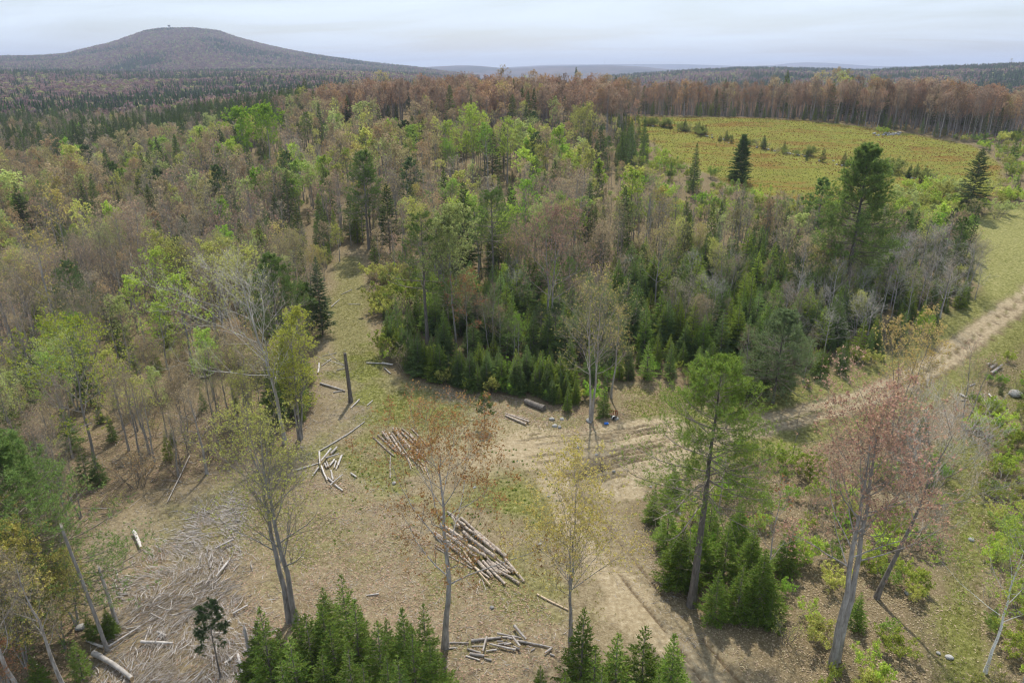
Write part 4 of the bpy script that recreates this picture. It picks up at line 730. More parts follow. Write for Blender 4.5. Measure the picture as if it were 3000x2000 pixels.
FARK = {'bare': FBARE, 'bud': FBUD, 'leaf': FLEAF, 'red': FBUD, 'fir': FFIR, 'spruce': FSPR, 'pine': FPINE, 'shrub': [far(s_, 'shrub') for s_ in SHRUBS[:2]], 'brush': [far(s_, 'brush') for s_ in BRUSH], 'dead': FBARE}
NAME = {'bare': 'bare_tree', 'bud': 'budding_tree', 'leaf': 'leafing_tree', 'red': 'maple_tree', 'fir': 'fir_tree', 'spruce': 'spruce_tree', 'pine': 'pine_tree', 'shrub': 'leafing_shrub', 'brush': 'brush_clump', 'dead': 'dead_tree'}
DESC = {'bare': 'grey brown bare tree', 'bud': 'tan or yellow budding tree', 'leaf': 'fresh green leafing tree', 'red': 'russet budding maple', 'fir': 'dark green young fir', 'spruce': 'tall dark spruce', 'pine': 'soft green pine', 'shrub': 'light green leafing shrub', 'brush': 'thin stemmed brush clump', 'dead': 'dead tree with pale branches'}
def zone(i):
    if thick[i]: return 'in the dense thicket between landing and road' if px[i] < 1780 else 'in the grey tangle above the road at right'
    if rightedge[i]: return 'on the green slope at the right edge'
    if rightwood[i]: return 'in the leaf litter below the road at lower right'
    if backr[i]: return 'in the maple belt behind the orange field'
    if left[i]: return 'in the woods left of the grassy trail' if py[i] > 560 else 'in the far left woods below the mountain'
    return 'in the middle woods between trail and field'
LAND = [(1620, 1300, 'white pine by ruts'), (1938, 690, 'tallest pine'), (848, 572, 'slim trailside pine'), (982, 792, 'drooping pine'), (1132, 668, 'broad dark pine'), (1775, 925, 'round bushy pine'), (648, 812, 'dense trailside pine'), (2222, 492, 'ragged spruce'),
        (1697, 418, 'oval evergreen'), (735, 352, 'two pines'), (600, 384, 'lime green pair'), (940, 262, 'pointed spruce'), (140, 372, 'lone far evergreen'), (66, 545, 'big left spruce'), (1922, 1522, 'coral maple'), (2012, 1372, 'leaning trunk'),
        (690, 1008, 'slim yellow tree'), (590, 900, 'white branched tree'), (222, 1075, 'crooked aspen'), (1358, 968, 'pale bare tree'), (2262, 1545, 'white birch'), (2052, 1000, 'golden maple'), (1262, 765, 'pinkish maple'), (1048, 798, 'pale green poplar'), (1505, 700, 'broad yellowish tree'),
        (806, 922, 'dead trunk'), (2118, 782, 'vivid verge bush'), (2285, 850, 'three logs'), (2330, 907, 'pale boulder'), (2035, 310, 'field stone heap'), (2270, 560, 'small lawn'), (1600, 300, 'near field end'), (1900, 300, 'far field edge'), (2200, 325, 'right field end'), (1300, 240, 'maple ridge'), (440, 260, 'mountain foot'), (480, 620, 'left wood centre'), (250, 760, 'left woods'), (300, 480, 'left wood back'), (1300, 480, 'middle woods'), (1050, 420, 'middle woods, left'), (1600, 520, 'middle woods, right'), (2060, 640, 'grey tangle'), (1480, 830, 'thicket notch'), (1180, 880, 'thicket front'), (940, 850, 'thicket corner'), (1900, 860, 'road bank'), (420, 990, 'cutover edge'), (120, 960, 'cutover corner'), (2100, 1300, 'right hand trail'), (1800, 1150, 'roadside litter')]
LXY = np.array([(a_, b_) for a_, b_, c_ in LAND], float)
def cword(k, c):
    r_, g_, b_ = c
    if k in ('fir', 'spruce', 'pine'): return 'dark green' if g_ < .17 else 'mid green' if g_ < .25 else 'light green'
    if k == 'dead': return 'pale grey'
    return 'bright green' if g_ > r_ * 1.12 else 'yellow green' if g_ > r_ * .93 else 'yellowish' if g_ > r_ * .8 and b_ < .2 else 'tan' if g_ > r_ * .7 else 'russet' if b_ < .17 else 'pinkish'
NOUN = {'bare': 'bare tree', 'bud': 'budding tree', 'leaf': 'leafing tree', 'red': 'maple', 'fir': 'fir', 'spruce': 'spruce', 'pine': 'pine', 'shrub': 'leafing shrub', 'brush': 'brush clump', 'dead': 'dead tree'}
MEDH = {k: (np.quantile(hgt[kind == k], .33), np.quantile(hgt[kind == k], .67)) if (kind == k).any() else (0, 0) for k in NOUN}
def near_label(i, c):
    k = kind[i]; d = np.hypot((LXY[:, 0] - px[i]) * 1.0, (LXY[:, 1] - py[i]) * 1.5); j = int(np.argmin(d)); dx, dy = px[i] - LXY[j, 0], py[i] - LXY[j, 1]
    rel = ('right of' if dx > 0 else 'left of') if abs(dx) > abs(dy) * 1.3 else ('before' if dy > 0 else 'behind')
    far_ = 'just ' if d[j] < 45 else '' if d[j] < 120 else 'well '
    sz = 'short' if hgt[i] < MEDH[k][0] else 'tall' if hgt[i] > MEDH[k][1] else 'middling'
    return '%s %s %s %s%s the %s' % (sz, cword(k, c), NOUN[k], far_, rel, LAND[j][2])
cap = {'fir': 297, 'bare': 290, 'bud': 260, 'leaf': 260, 'red': 280, 'shrub': 290, 'brush': 200, 'spruce': 150, 'pine': 90, 'dead': 150}
app = hgt / zc * ((px > -40) & (px < 2400)); order = np.argsort(-app); used = {k: 0 for k in cap}; rest = []; chosen = []
for i in order:
    k = kind[i]
    if used[k] < cap[k] and app[i] > 0 and zc[i] < 330:
        used[k] += 1; c = tint(k, i); c = tuple(v_ * 1.25 for v_ in c) if (k == 'fir' and thick[i]) else c; chosen.append((i, used[k], c, near_label(i, c)))
    else: rest.append(i)
byl = {}
for t_ in chosen: byl.setdefault(t_[3], []).append(t_[0])
OR2 = ['leftmost', 'second from left', 'third from left', 'fourth from left', 'fifth from left', 'sixth from left']
for i, q, c, lb in chosen:
    k = kind[i]; grp = DESC[k] + ' ' + zone(i); same = sorted(byl[lb], key=lambda e_: px[e_]); wd = g.uniform(.85, 1.2) * ((1.35 if hgt[i] < 4.6 else 1.12) if (k == 'fir' and thick[i]) else 1)
    if len(same) > 6: grp = 'several like ' + lb
    if 1 < len(same) <= 6:
        n_w = same.index(i); lb = (('left' if n_w == 0 else 'right') if len(same) == 2 else OR2[n_w] if n_w < len(same) - 1 else 'rightmost') + ' ' + lb
    w_ = lb.split()
    for dr in ('just', 'well', 'middling', 'short', 'tall', 'from'):
        if len(w_) > 16 and dr in w_: w_.remove(dr)
    lb = ' '.join(w_[:16])
    ct = NOUN[k] if k in ('dead', 'bare') else NOUN[k].split()[-1]
    if zc[i] < 118: put(NAME[k], NEARK[k][q % len(NEARK[k])], (X[i], Y[i]), hgt[i], lb, ct, c, None, grp, wd)
    else:
        me, H0 = FARK[k][q % len(FARK[k])]; put1(NAME[k], me, H0, (X[i], Y[i]), hgt[i], lb, ct, c, grp, wd)
rest = np.array(rest); print('individual', used, 'rest', len(rest))
# (tree counts) 
# the uncounted rest of the woods within half a kilometre
PR = []; first = {}
for k in FARK:
    first[k] = len(PR)
    for r_ in range(6):
        for me, H0 in FARK[k][:3]: PR.append((me, tint(k, 0), H0))
NJ = {}
for k in ('fir', 'bare', 'bud', 'leaf', 'shrub', 'brush', 'dead'):
    NJ[k] = len(PR); ms = [far(m_, NAME[k]) for m_ in NEARK[k][:1]]
    for r_ in range(10):
        for me, H0 in ms: PR.append((me, tint(k, 0), H0))
nper = {k: 6 * len(FARK[k][:3]) for k in FARK}
pts, idx, scl = [], [], []
for i in rest:
    j = (NJ[kind[i]] + int(g.integers(0, 10))) if (zc[i] < 112 and kind[i] in NJ) else first[kind[i]] + int(g.integers(0, nper[kind[i]])); s_ = hgt[i] / PR[j][2]; w_ = s_ * g.uniform(.85, 1.2); pts.append((X[i], Y[i], Z[i] - .05)); idx.append(j); scl.append((w_, w_, s_))
if len(pts): scatter('mixed_woods', 'mixed mass of bare, budding and evergreen trees filling the woods', [(a, b) for a, b, c_ in PR], pts, idx, scl, g.uniform(0, 6.28, len(pts)))
# ------------------------------------------------------------------ far woods: beyond half a kilometre and over the hills
PR2 = [(VCONE[i % 3][0], c_) for i, c_ in enumerate((SPRD, FIRD, (.07, .10, .04), (.08, .11, .055), (.09, .125, .045), SPRD))] + [(VPUFF[i % 3][0], c_) for i, c_ in enumerate(((.24, .165, .155), (.27, .19, .165), (.23, .175, .17), (.30, .32, .13), (.29, .25, .155), (.26, .17, .15)))]
def far_points(x, y, z, lo, hi, pcon, seed):
    g2 = np.random.default_rng(seed); c = fbm(x * .006 + 5, y * .006 + 2, 3); con = g2.uniform(0, 1, len(x)) < np.clip(pcon + (c - .46) * 3.2, .02, .97)
    idx = np.where(con, g2.integers(0, 6, len(x)), 6 + np.minimum(g2.integers(0, 7, len(x)), 5)); s = g2.uniform(lo, hi, len(x)) / 12; w = s * g2.uniform(.9, 1.3, len(x)); return np.stack([x, y, z - .3], 1), idx, np.stack([w, w, s], 1), g2.uniform(0, 6.28, len(x))
gg = np.random.default_rng(5); nn_ = 64000; rad = 455 + (2300 - 455) * gg.uniform(0, 1, nn_) ** 1.25; aa = np.radians(gg.uniform(-41, 41, nn_)); x = rad * np.sin(aa); y = rad * np.cos(aa); s = y > 455; x, y = x[s], y[s]; x = x + gg.normal(size=len(x)) * 2
zb = zbase(x, y); tall = sstep(.0, .2, x / y); P_ = far_points(x, y, zb, 9, 15.5, .46, 6)
scatter('far_woods', 'far dark belt of spruce and hardwood woods below the hills', PR2, *P_)
def on_hill(nm, cnt, seed, upto, pc, lo=10, hi=15, label='', name=''):
    hx, hy, hz = HILLS[nm]; g3 = np.random.default_rng(seed); nr2, nc = hx.shape; a = g3.uniform(0, upto, cnt); b = g3.uniform(0, nc - 1.001, cnt); i, j = a.astype(int), b.astype(int); fa, fb = a - i, b - j
    bl = lambda q: q[i, j] * (1 - fa) * (1 - fb) + q[i + 1, j] * fa * (1 - fb) + q[i, j + 1] * (1 - fa) * fb + q[i + 1, j + 1] * fa * fb
    x, y, z = bl(hx), bl(hy), bl(hz); con = pc(a / upto, x, y); return (*far_points(x, y, z, lo, hi, con, seed + 1),)
mtop = lambda t, x, y: np.where(t > .9, .9, .22) + .25 * (np.abs(t - .45) < .05) * (np.abs(x + 1700) < 500)
scatter('mountain_forest', 'purple brown hardwoods with dark spruce on the mountain', PR2, *on_hill('mountain', 42000, 71, 72, mtop))
scatter('hill_forest', 'dark conifers covering the long hill at upper right', PR2, *on_hill('wooded_hill', 26000, 73, 62, lambda t, x, y: .7 + 0 * t))
# ------------------------------------------------------------------ logs, sticks, stones and small finds on the landing
LR = np.random.default_rng(33)
def zg(x, y): return float(zt(np.array([x]), np.array([y]))[0])
def log_mesh(ln, r0, r1, g, mats, bend=.01, sides=11):
    n = 7; t = np.linspace(0, 1, n); P = np.stack([t * ln - ln / 2, np.sin(t * np.pi) * g.normal() * bend * ln + g.normal(size=n) * .006, np.sin(t * np.pi) * g.normal() * bend * .4 * ln], 1)
    a = np.arange(sides) * 2 * np.pi / sides; rr = (r0 + (r1 - r0) * t)[:, None] * (1 + g.normal(size=(n, sides)) * .05 + g.normal(size=(n, 1)) * .04)
    ring = np.stack([np.zeros(sides), np.cos(a), np.sin(a)], 1); V = P[:, None] + rr[:, :, None] * ring[None]
    i = (np.arange(n - 1) * sides)[:, None]; j = np.arange(sides)[None]; j2 = (j + 1) % sides; F = np.stack([i + j, i + j2, i + sides + j2, i + sides + j], -1).reshape(-1, 4)
    b = MB(); b.add(V.reshape(-1, 3), F); ends = []
    for e, sg in ((0, -1), (n - 1, 1)):
        cc = P[e] + np.array((sg * .012, 0, 0)); rim = V[e] * .94 + P[e] * .06 + np.array((sg * .004, 0, 0)); Vc = np.concatenate([[cc], V[e], rim]); f = [(0, 1 + sides + k, 1 + sides + (k + 1) % sides) for k in range(sides)]; q = [(1 + k, 1 + (k + 1) % sides, 1 + sides + (k + 1) % sides, 1 + sides + k) for k in range(sides)]
        if sg < 0: f = [x[::-1] for x in f]; q = [x[::-1] for x in q]
        m_ = MB(); m_.add(Vc, f); m_.f.append((np.array(q), 0)); ends.append(m_.mesh('cut_end', [mats[1]]))
    return b.mesh('bark', [mats[0]], True), ends
def lay(p0, p1, r, lift=0, name='log', label='', cat='log', group=None, mats=None, taper=.72, bend=.010, up0=0, up1=0):
    """a log or pole lying from p0 to p1 (photo points on the ground)"""
    a = at(*p0); b = at(*p1); a[2] = zg(a[0], a[1]) + r + lift + up0; b[2] = zg(b[0], b[1]) + r + lift + up1
    if LR.uniform() < .5 and taper < 1: r0, r1 = r, r * taper
    else: r0, r1 = r * taper, r
    d = b - a; ln = float(np.linalg.norm(d)); bk, ends = log_mesh(ln, r0, r1, LR, mats or (M_log, M_cut), bend)
    e = OBJ.new(name, None); link(e); e.empty_display_size = .2; e.location = (a + b) / 2; e.rotation_mode = 'QUATERNION'; e.rotation_quaternion = Vector(d).to_track_quat('X', 'Z')
    link(OBJ.new('bark', bk), e)
    for q in ends: link(OBJ.new('cut_end', q), e)
    return tag(e, label, cat, group)
ORD = ['leftmost', 'second', 'third', 'fourth', 'fifth', 'sixth', 'seventh', 'eighth', 'ninth', 'tenth', 'eleventh', 'rightmost']
c2 = lambda u, v: ((1000 + u / 7.84) * .784, (1200 + v / 7.84) * .784)
c3 = lambda u, v: ((1250 + u / 5.226) * .784, (1450 + v / 5.226) * .784)
c4 = lambda u, v: ((1300 + u / 5.88) * .784, (1800 + v / 5.88) * .784)
c1 = lambda u, v: ((1050 + u / 3.357) * .784, (1050 + v / 3.357) * .784)
c5 = lambda u, v: ((850 + u / 5.227) * .784, (1150 + v / 5.227) * .784)
def rad(w, scale, d): return w / scale * d / 2000 / 2
A = [(735, 645, 1205, 1075, 44, 0), (845, 605, 1310, 1015, 62, 0), (945, 545, 1275, 940, 55, .1), (990, 500, 1240, 880, 44, 0), (1100, 560, 1425, 1060, 58, .05), (1165, 560, 1500, 1010, 48, 0), (1185, 470, 1490, 885, 74, .1), (1255, 445, 1590, 895, 54, 0), (1340, 510, 1745, 870, 52, .05), (1390, 450, 1790, 830, 50, 0), (1540, 505, 1800, 785, 30, 0), (1610, 445, 1975, 855, 40, 0)]
for k, (a, b, c, d, w, z) in enumerate(A):
    lay(c2(a, b), c2(c, d), rad(w, 7.84, 66), z, label=(ORD[k] + (' log' if k in (0, 11) else ' log from the left') + ' in the row of sawn logs on the landing'), group='row of sawn logs on the landing')
A2 = [(1450, 1010, 1600, 1390, 32, 0), (1480, 1000, 1640, 1165, 34, .1), (1560, 975, 1640, 1080, 28, 0), (1610, 940, 1680, 1080, 34, .05), (1640, 930, 1850, 1110, 44, 0), (1680, 895, 1960, 1180, 40, .12), (1880, 960, 1920, 1090, 24, 0), (1530, 1100, 1640, 1340, 24, 0), (1720, 1090, 1830, 1240, 30, .1), (1700, 1180, 1770, 1290, 30, 0), (1830, 1310, 1870, 1400, 24, 0), (1940, 1150, 2020, 1250, 24, 0), (1760, 1150, 1900, 1300, 28, .05), (1640, 1120, 1740, 1260, 26, .1), (1850, 1240, 1990, 1420, 26, 0), (1790, 1270, 1900, 1470, 24, .05), (1900, 1330, 2010, 1560, 26, 0)]
for k, (a, b, c, d, w, z) in enumerate(A2):
    lay(c2(a, b), c2(c, d), rad(w, 7.84, 64), z, name='short_log', label='short thin log in the loose heap just below the row of sawn logs', group='loose heap below the row of logs', mats=(M_peeled, M_cut) if k % 3 == 1 else None)
lay(c2(1130, 1062), c2(1125, 1570), .055, 0, name='pole', label='thin pale pole pointing down from the leftmost log of the row', cat='pole', mats=(M_dead, M_cut))
B = [(525, 365, 1225, 970, 62, 0), (1200, 1000, 1490, 1335, 50, 0), (500, 450, 720, 610, 62, .05), (730, 610, 1040, 890, 72, .1), (320, 270, 500, 400, 50, 0), (460, 455, 590, 530, 55, .35), (385, 385, 500, 545, 50, .3), (270, 520, 620, 750, 56, .15), (560, 600, 930, 930, 64, .1), (740, 765, 1050, 1005, 66, .2), (640, 835, 910, 1000, 64, .25), (860, 910, 1130, 1240, 46, .1), (860, 1030, 1200, 1380, 50, 0), (920, 1040, 1110, 1240, 44, .12), (720, 990, 900, 1180, 58, .1), (760, 1000, 1010, 1270, 44, 0), (990, 1050, 1240, 1210, 50, 0), (1060, 1040, 1280, 1205, 40, 0), (1060, 990, 1330, 1200, 48, .05), (1100, 1170, 1420, 1370, 48, 0), (520, 940, 960, 1280, 38, 0), (150, 650, 560, 960, 48, .05), (120, 600, 520, 880, 48, .1), (300, 640, 700, 950, 48, .2), (130, 800, 700, 1130, 28, 0), (130, 760, 380, 920, 28, 0), (200, 470, 520, 700, 50, .05), (420, 700, 760, 990, 50, .2)]
for k, (a, b, c, d, w, z) in enumerate(B):
    lb = {0: 'long smooth log along the upper right side of the big pile', 1: 'log running on from the lower end of the long smooth log'}.get(k, 'bark covered log in the big pile behind the rust leafed maple')
    lay(c3(a, b), c3(c, d), rad(w, 5.226, 53), z, label=lb, group='big log pile behind the rust leafed maple')
lay(c3(570, 890), c3(970, 1400), .075, .12, name='pole', label='pale peeled pole lying on the lower left side of the big pile', cat='pole', mats=(M_peeled, M_cut))
for k, (a, b) in enumerate((((760, 1500), (820, 1290)), ((910, 1455), (840, 1270)), ((700, 1410), (600, 1290)))): lay(c3(*a), c3(*b), .022, 0, name='branch', label=['left', 'right', 'curved upper'][k] + ' one of three thin branches below the big log pile', cat='branch', mats=(M_pale, M_cut))
Cb = [(470, 465, 985, 405, 52, 0), (920, 350, 1330, 430, 38, .1), (1215, 245, 1420, 485, 55, .2), (1010, 430, 1105, 425, 28, .2), (1170, 435, 1320, 620, 44, .3), (1260, 470, 1880, 590, 40, .05), (1090, 450, 1180, 470, 40, .25), (915, 490, 1020, 485, 34, .1), (930, 535, 1090, 500, 38, .05), (790, 530, 1240, 635, 40, .1), (740, 445, 675, 690, 38, .25), (1040, 545, 1160, 520, 36, .1), (730, 635, 910, 610, 34, 0), (410, 600, 640, 665, 36, 0), (450, 690, 700, 725, 58, 0), (380, 720, 620, 790, 32, 0), (700, 760, 825, 795, 36, 0), (1190, 570, 1310, 620, 32, .1), (1740, 690, 1850, 610, 38, .1), (1830, 690, 1910, 715, 38, 0), (30, 495, 430, 495, 30, 0), (90, 590, 220, 570, 26, 0), (480, 550, 680, 545, 24, 0), (1500, 640, 1560, 600, 30, .05)]
for k, (a, b, c, d, w, z) in enumerate(Cb):
    lay(c4(a, b), c4(c, d), rad(w, 5.88, 45), z, name='short_log', label={2: 'thick pale log sloping over the right end of the bottom heap', 0: 'long pale log along the top of the bottom heap', 14: 'thickest brown log at the lower left of the bottom heap'}.get(k, 'grey log in the tangled heap near the bottom edge'), group='tangled log heap near the bottom edge', mats=(M_dead, M_cut))
D4 = [(1445, 568, 1650, 655, 24), (1452, 560, 1682, 640, 22), (1500, 558, 1676, 606, 18), (1500, 572, 1670, 630, 18)]
for k, (a, b, c, d, w) in enumerate(D4): lay(c1(a, b), c1(c, d), rad(w, 3.357, 76), (0, .12, 0, .1)[k], label=['front', 'second', 'back', 'third'][k] + ' log of the small bundle below the dark hollow log', group='small bundle of logs', mats=(M_peeled, M_cut) if k == 2 else None)
lay(c1(1640, 440), c1(1825, 515), .36, -.05, label='thick dark weathered hollow log on the brushy bank', mats=(M_darkbark, M_darkbark), taper=.85)
E5 = [(430, 915, 860, 660, 30, 0), (860, 660, 1140, 450, 24, 0), (620, 970, 720, 860, 44, .1), (480, 1110, 630, 925, 34, .4), (455, 985, 465, 1170, 30, .5), (340, 1300, 450, 1150, 26, .1), (480, 1150, 570, 1370, 28, .15), (90, 1195, 440, 1085, 24, 0), (550, 1050, 755, 985, 28, .3), (610, 1140, 680, 1050, 32, .1), (675, 1175, 705, 1070, 28, .1), (705, 1190, 740, 1090, 26, .05), (740, 1140, 795, 985, 34, .1), (560, 1080, 590, 1160, 30, .1), (625, 1200, 660, 1350, 34, 0), (580, 1320, 660, 1390, 34, .05), (610, 1455, 805, 1290, 24, .2), (690, 1420, 810, 1510, 30, 0), (530, 1110, 560, 1170, 30, .1), (930, 1240, 1020, 1300, 30, 0)]
for k, (a, b, c, d, w, z) in enumerate(E5):
    lay(c5(a, b), c5(c, d), rad(w, 5.227, 64), z, name='stick', label={0: 'long pale pole lying left of the row of sawn logs, lower half', 1: 'long pale pole lying left of the row of sawn logs, upper half', 7: 'thin pole pointing left out of the crossed stick pile'}.get(k, 'bleached stick in the crossed pile left of the row of logs'), cat='stick', group='crossed stick pile left of the row of logs', mats=(M_pale, M_cut))
c6 = lambda u, v: (u / 2.352 * .784, (1334 + v / 2.352) * .784)
S6 = [((650, 1385), (915, 1560), .17, 'thick white fallen log in the lower left corner of the slash', 'log'), ((925, 540), (975, 655), .15, 'short pale log upright in view left of the slash heap', 'log'), ((1310, 10), (1155, 330), .05, 'thin grey pole lying above the slash heap', 'pole'), ((975, 1300), (1200, 1310), .10, 'pale log lying across the lower slash heap', 'log'), ((730, 1345), (970, 1190), .07, 'grey pole leaning towards the broken trunks in the slash', 'pole'), ((1490, 850), (1575, 745), .09, 'pale split log at the right side of the slash heap', 'log'), ((1605, 1105), (1710, 1045), .07, 'grey stick at the lower right rim of the slash', 'stick'), ((1085, 1230), (1150, 1260), .10, 'short thick chunk in the middle of the lower slash', 'log'), ((1500, 1190), (1590, 1140), .07, 'straight stick right of the small pine sapling', 'stick'), ((1690, 1560), (1640, 1380), .09, 'brown pole left of the bottom fir clump', 'pole'), ((1040, 1100), (1140, 1150), .06, 'curved stick in the middle of the slash', 'stick'), ((1000, 1280), (1040, 1170), .05, 'thin stick crossing above the pale log', 'stick'), ((600, 1285), (720, 1330), .09, 'weathered log end beside the little firs', 'log'), ((1550, 1440), (1610, 1390), .08, 'broken stick below the small pine sapling', 'stick')]
for a, b, r_, lb, ct in S6: lay(c6(*a), c6(*b), r_, .15 if 'slash' in lb else .05, name=ct, label=lb, cat=ct, mats=(M_pale if r_ > .06 else M_dead, M_cut))
# the plank shaped slabs in the slash
lay(c6(1490, 665), c6(1610, 605), .09, .3, name='slab', label='flat grey slab of wood on the right of the slash heap', cat='slab', mats=(M_dead, M_dead))
lay((1075 * .784, 1745 * .784 + 0), (1110 * .784, 1740 * .784), .06, 0, name='stick', label='short stick behind the bottom left fir clump', cat='stick', mats=(M_pale, M_cut))
lay((1573 * .784, 1742 * .784), (1665 * .784, 1788 * .784), .085, 0, name='pole', label='single pale pole left of the sparse yellow tree', cat='pole', mats=(M_peeled, M_cut))
c7 = lambda u, v: ((2700 + u / 3.92) * .784, (850 + v / 3.92) * .784)
for k, (a, b) in enumerate((((745, 880), (835, 830)), ((780, 920), (870, 850)), ((790, 980), (915, 880)))): lay(c7(*a), c7(*b), .17, .15, label=['back', 'middle', 'front'][k] + ' log of the three stacked in the green shrubs at right', group='three logs in the shrubs', mats=(M_dead, M_cut))
for k, (a, b, r_) in enumerate((((550, 1110), (610, 1080), .1), ((435, 1200), (520, 1240), .11), ((770, 1200), (850, 1280), .1), ((450, 1275), (520, 1265), .07))): lay(c7(*a), c7(*b), r_, 0, name='branch', label=['upper', 'forked white', 'right hand', 'lower'][k] + ' piece of bleached wood below the three stacked logs', cat='branch', mats=(M_pale, M_cut))
c8 = lambda u, v: ((900 + u / 3.136) * .784, (700 + v / 3.136) * .784)
for k, (a, b, r_) in enumerate((((310, 515), (410, 470), .06), ((120, 1335), (350, 1405), .12), ((240, 1415), (320, 1400), .07), ((545, 1145), (690, 1150), .09), ((690, 1150), (790, 1165), .14), ((710, 1190), (770, 1245), .08), ((270, 1210), (360, 1190), .06), ((100, 1240), (110, 1150), .12), ((130, 1170), (220, 1105), .06), ((380, 600), (490, 605), .05), ((400, 1560), (480, 1480), .08), ((550, 1535), (600, 1490), .07), ((220, 630), (300, 560), .07), ((180, 710), (215, 705), .12), ((140, 1080), (270, 1050), .05))):
    lay(c8(*a), c8(*b), r_, .03, name='branch', label='bleached branch lying along the grassy trail', cat='branch', group='bleached branches along the grassy trail', mats=(M_pale, M_cut))
# ---- slash heap: the sticks that show largest each by itself, the rest as one mat
HEAP = ats((470, 1145), (520, 1125), (560, 1140), (552, 1220), (545, 1300), (575, 1400), (600, 1480), (575, 1568), (480, 1640), (320, 1680), (190, 1620), (215, 1540), (275, 1470), (262, 1400), (225, 1335), (330, 1285), (410, 1225))
def rand_in(P, n, g):
    lo, hi = P.min(0), P.max(0); out = []
    while sum(len(o) for o in out) < n:
        q = lo + (hi - lo) * g.uniform(0, 1, (n * 2, 2)); out.append(q[inpoly(q[:, 0], q[:, 1], P)])
    return np.concatenate(out)[:n]
def stick_lines(xy, g, lmin, lmax, lift, dirx=None):
    n = len(xy); a = g.uniform(0, np.pi, n) if dirx is None else dirx + g.normal(size=n) * .5; ln = lmin + (lmax - lmin) * g.uniform(0, 1, n) ** 1.8; d = np.stack([np.cos(a), np.sin(a), g.normal(size=n) * .10], 1)
    c = np.concatenate([xy, (zt(xy[:, 0], xy[:, 1]) + lift)[:, None]], 1); t = np.linspace(-.5, .5, 4)[None, :, None]; P = c[:, None] + d[:, None] * ln[:, None, None] * t; bow = np.array((.25, -.6, -.4, .9))[None, :, None] * rdir(g, n)[:, None] * np.array((1, 1, .3)) * ln[:, None, None] * .10
    return P + bow, ln
g = np.random.default_rng(44)
hxy = rand_in(HEAP, 14000, g); dep = sdist(hxy[:, 0], hxy[:, 1], HEAP); lift = np.minimum(.75, sstep(0, 4.5, dep) * .5) * g.uniform(.1, 1, len(hxy)) + .02
# long axis of the sticks follows the heap in places
hxy = hxy + g.normal(size=hxy.shape) * .9; kp = fbm(hxy[:, 0] * .55, hxy[:, 1] * .55, 3) + g.uniform(0, .22, len(hxy)) > .33; hxy, dep, lift = hxy[kp], dep[kp], lift[kp]
ori = fbm(hxy[:, 0] * .25, hxy[:, 1] * .25, 2) * 5.5
Pl, ln = stick_lines(hxy, g, .16, 1.05, lift, ori); rs = (.007 + .019 * g.uniform(0, 1, len(hxy)) ** 2.2) * (.7 + .5 * ln)
heap = OBJ.new('slash_heap', None); cxy = HEAP.mean(0); heap.location = (cxy[0], cxy[1], zg(*cxy)); link(heap); tag(heap, 'broad heap of bleached sticks and slash at the lower left', 'slash heap')
big = np.argsort(-(ln * rs * (dep > .3)))[:300]
for k, i in enumerate(big):
    b = MB(); tubes(b, (Pl[i] - np.array(heap.location))[None] + np.array((0, 0, .1)), np.array([[1, .95, .8, .55]]) * max(rs[i] * 1.2, .02), 5); link(OBJ.new('stick', b.mesh('stick', [M_dead if k % 3 else M_pale])), heap)
rest_ = np.setdiff1d(np.arange(len(hxy)), big); b = MB(); half = rest_[::2]; q = rest_[1::2]
q3 = q[::2]; q = q[1::2]
for qq, mi_ in ((half, 0), (q, 1), (q3, 2)): tubes(b, (Pl[qq] - np.array(heap.location))[:, [0, 3]], rs[qq][:, None] * np.array([[1, .6]]), 3, mi_)
o_ = OBJ.new('small_sticks', b.mesh('small_sticks', [M_dead, M_pale, M_twig])); link(o_, heap); o_['kind'] = 'stuff'
# ---- chips, twigs and dry leaves strewn on the ground
def strewn(name, label, cat, xy, g, lmin, lmax, r0, r1, mats, lift=.02):
    P, ln = stick_lines(xy, g, lmin, lmax, lift); r = r0 + (r1 - r0) * g.uniform(0, 1, len(xy)) ** 2; b = MB(); h = len(xy) // 2
    spikes(b, P[:h, 0], P[:h, -1], r[:h] * 1.2, 0); spikes(b, P[h:, 0], P[h:, -1], r[h:] * 1.2, 1)
    o = OBJ.new(name, b.mesh(name, mats)); link(o); o['kind'] = 'stuff'; tag(o, label, cat)
ar = []
for poly, n in (([(560, 1080), (720, 1010), (860, 1100), (1000, 1180), (1000, 1330), (1250, 1360), (1350, 1450), (1250, 1568), (1000, 1560), (620, 1420), (560, 1250)], 3600), ([(1010, 890), (1120, 900), (1290, 935), (1330, 960), (1300, 1000), (1120, 960), (1000, 920)], 900), ([(735, 830), (800, 830), (850, 900), (830, 960), (720, 990), (690, 950)], 800), ([(720, 960), (850, 925), (870, 960), (780, 1010), (700, 1060), (660, 1050)], 700),
                ([(200, 1180), (560, 1060), (720, 1010), (730, 1080), (560, 1140), (330, 1290), (220, 1330)], 1500), ([(1460, 1200), (1560, 1380), (1640, 1470), (1560, 1500), (1440, 1330), (1400, 1180)], 500), ([(1440, 1080), (1600, 1060), (1600, 1130), (1460, 1160)], 250), ([(850, 590), (780, 620), (760, 700), (850, 760), (850, 650)], 160)):
    ar.append(rand_in(ats(*poly), n, g))
strewn('woody_debris', 'thin twigs and wood chips strewn over the landing', 'debris', np.concatenate([q_ for a_ in ar for q_ in (a_, a_ + g.normal(size=a_.shape) * 1.5)]), g, .08, .8, .005, .018, [M_pale, M_dead])
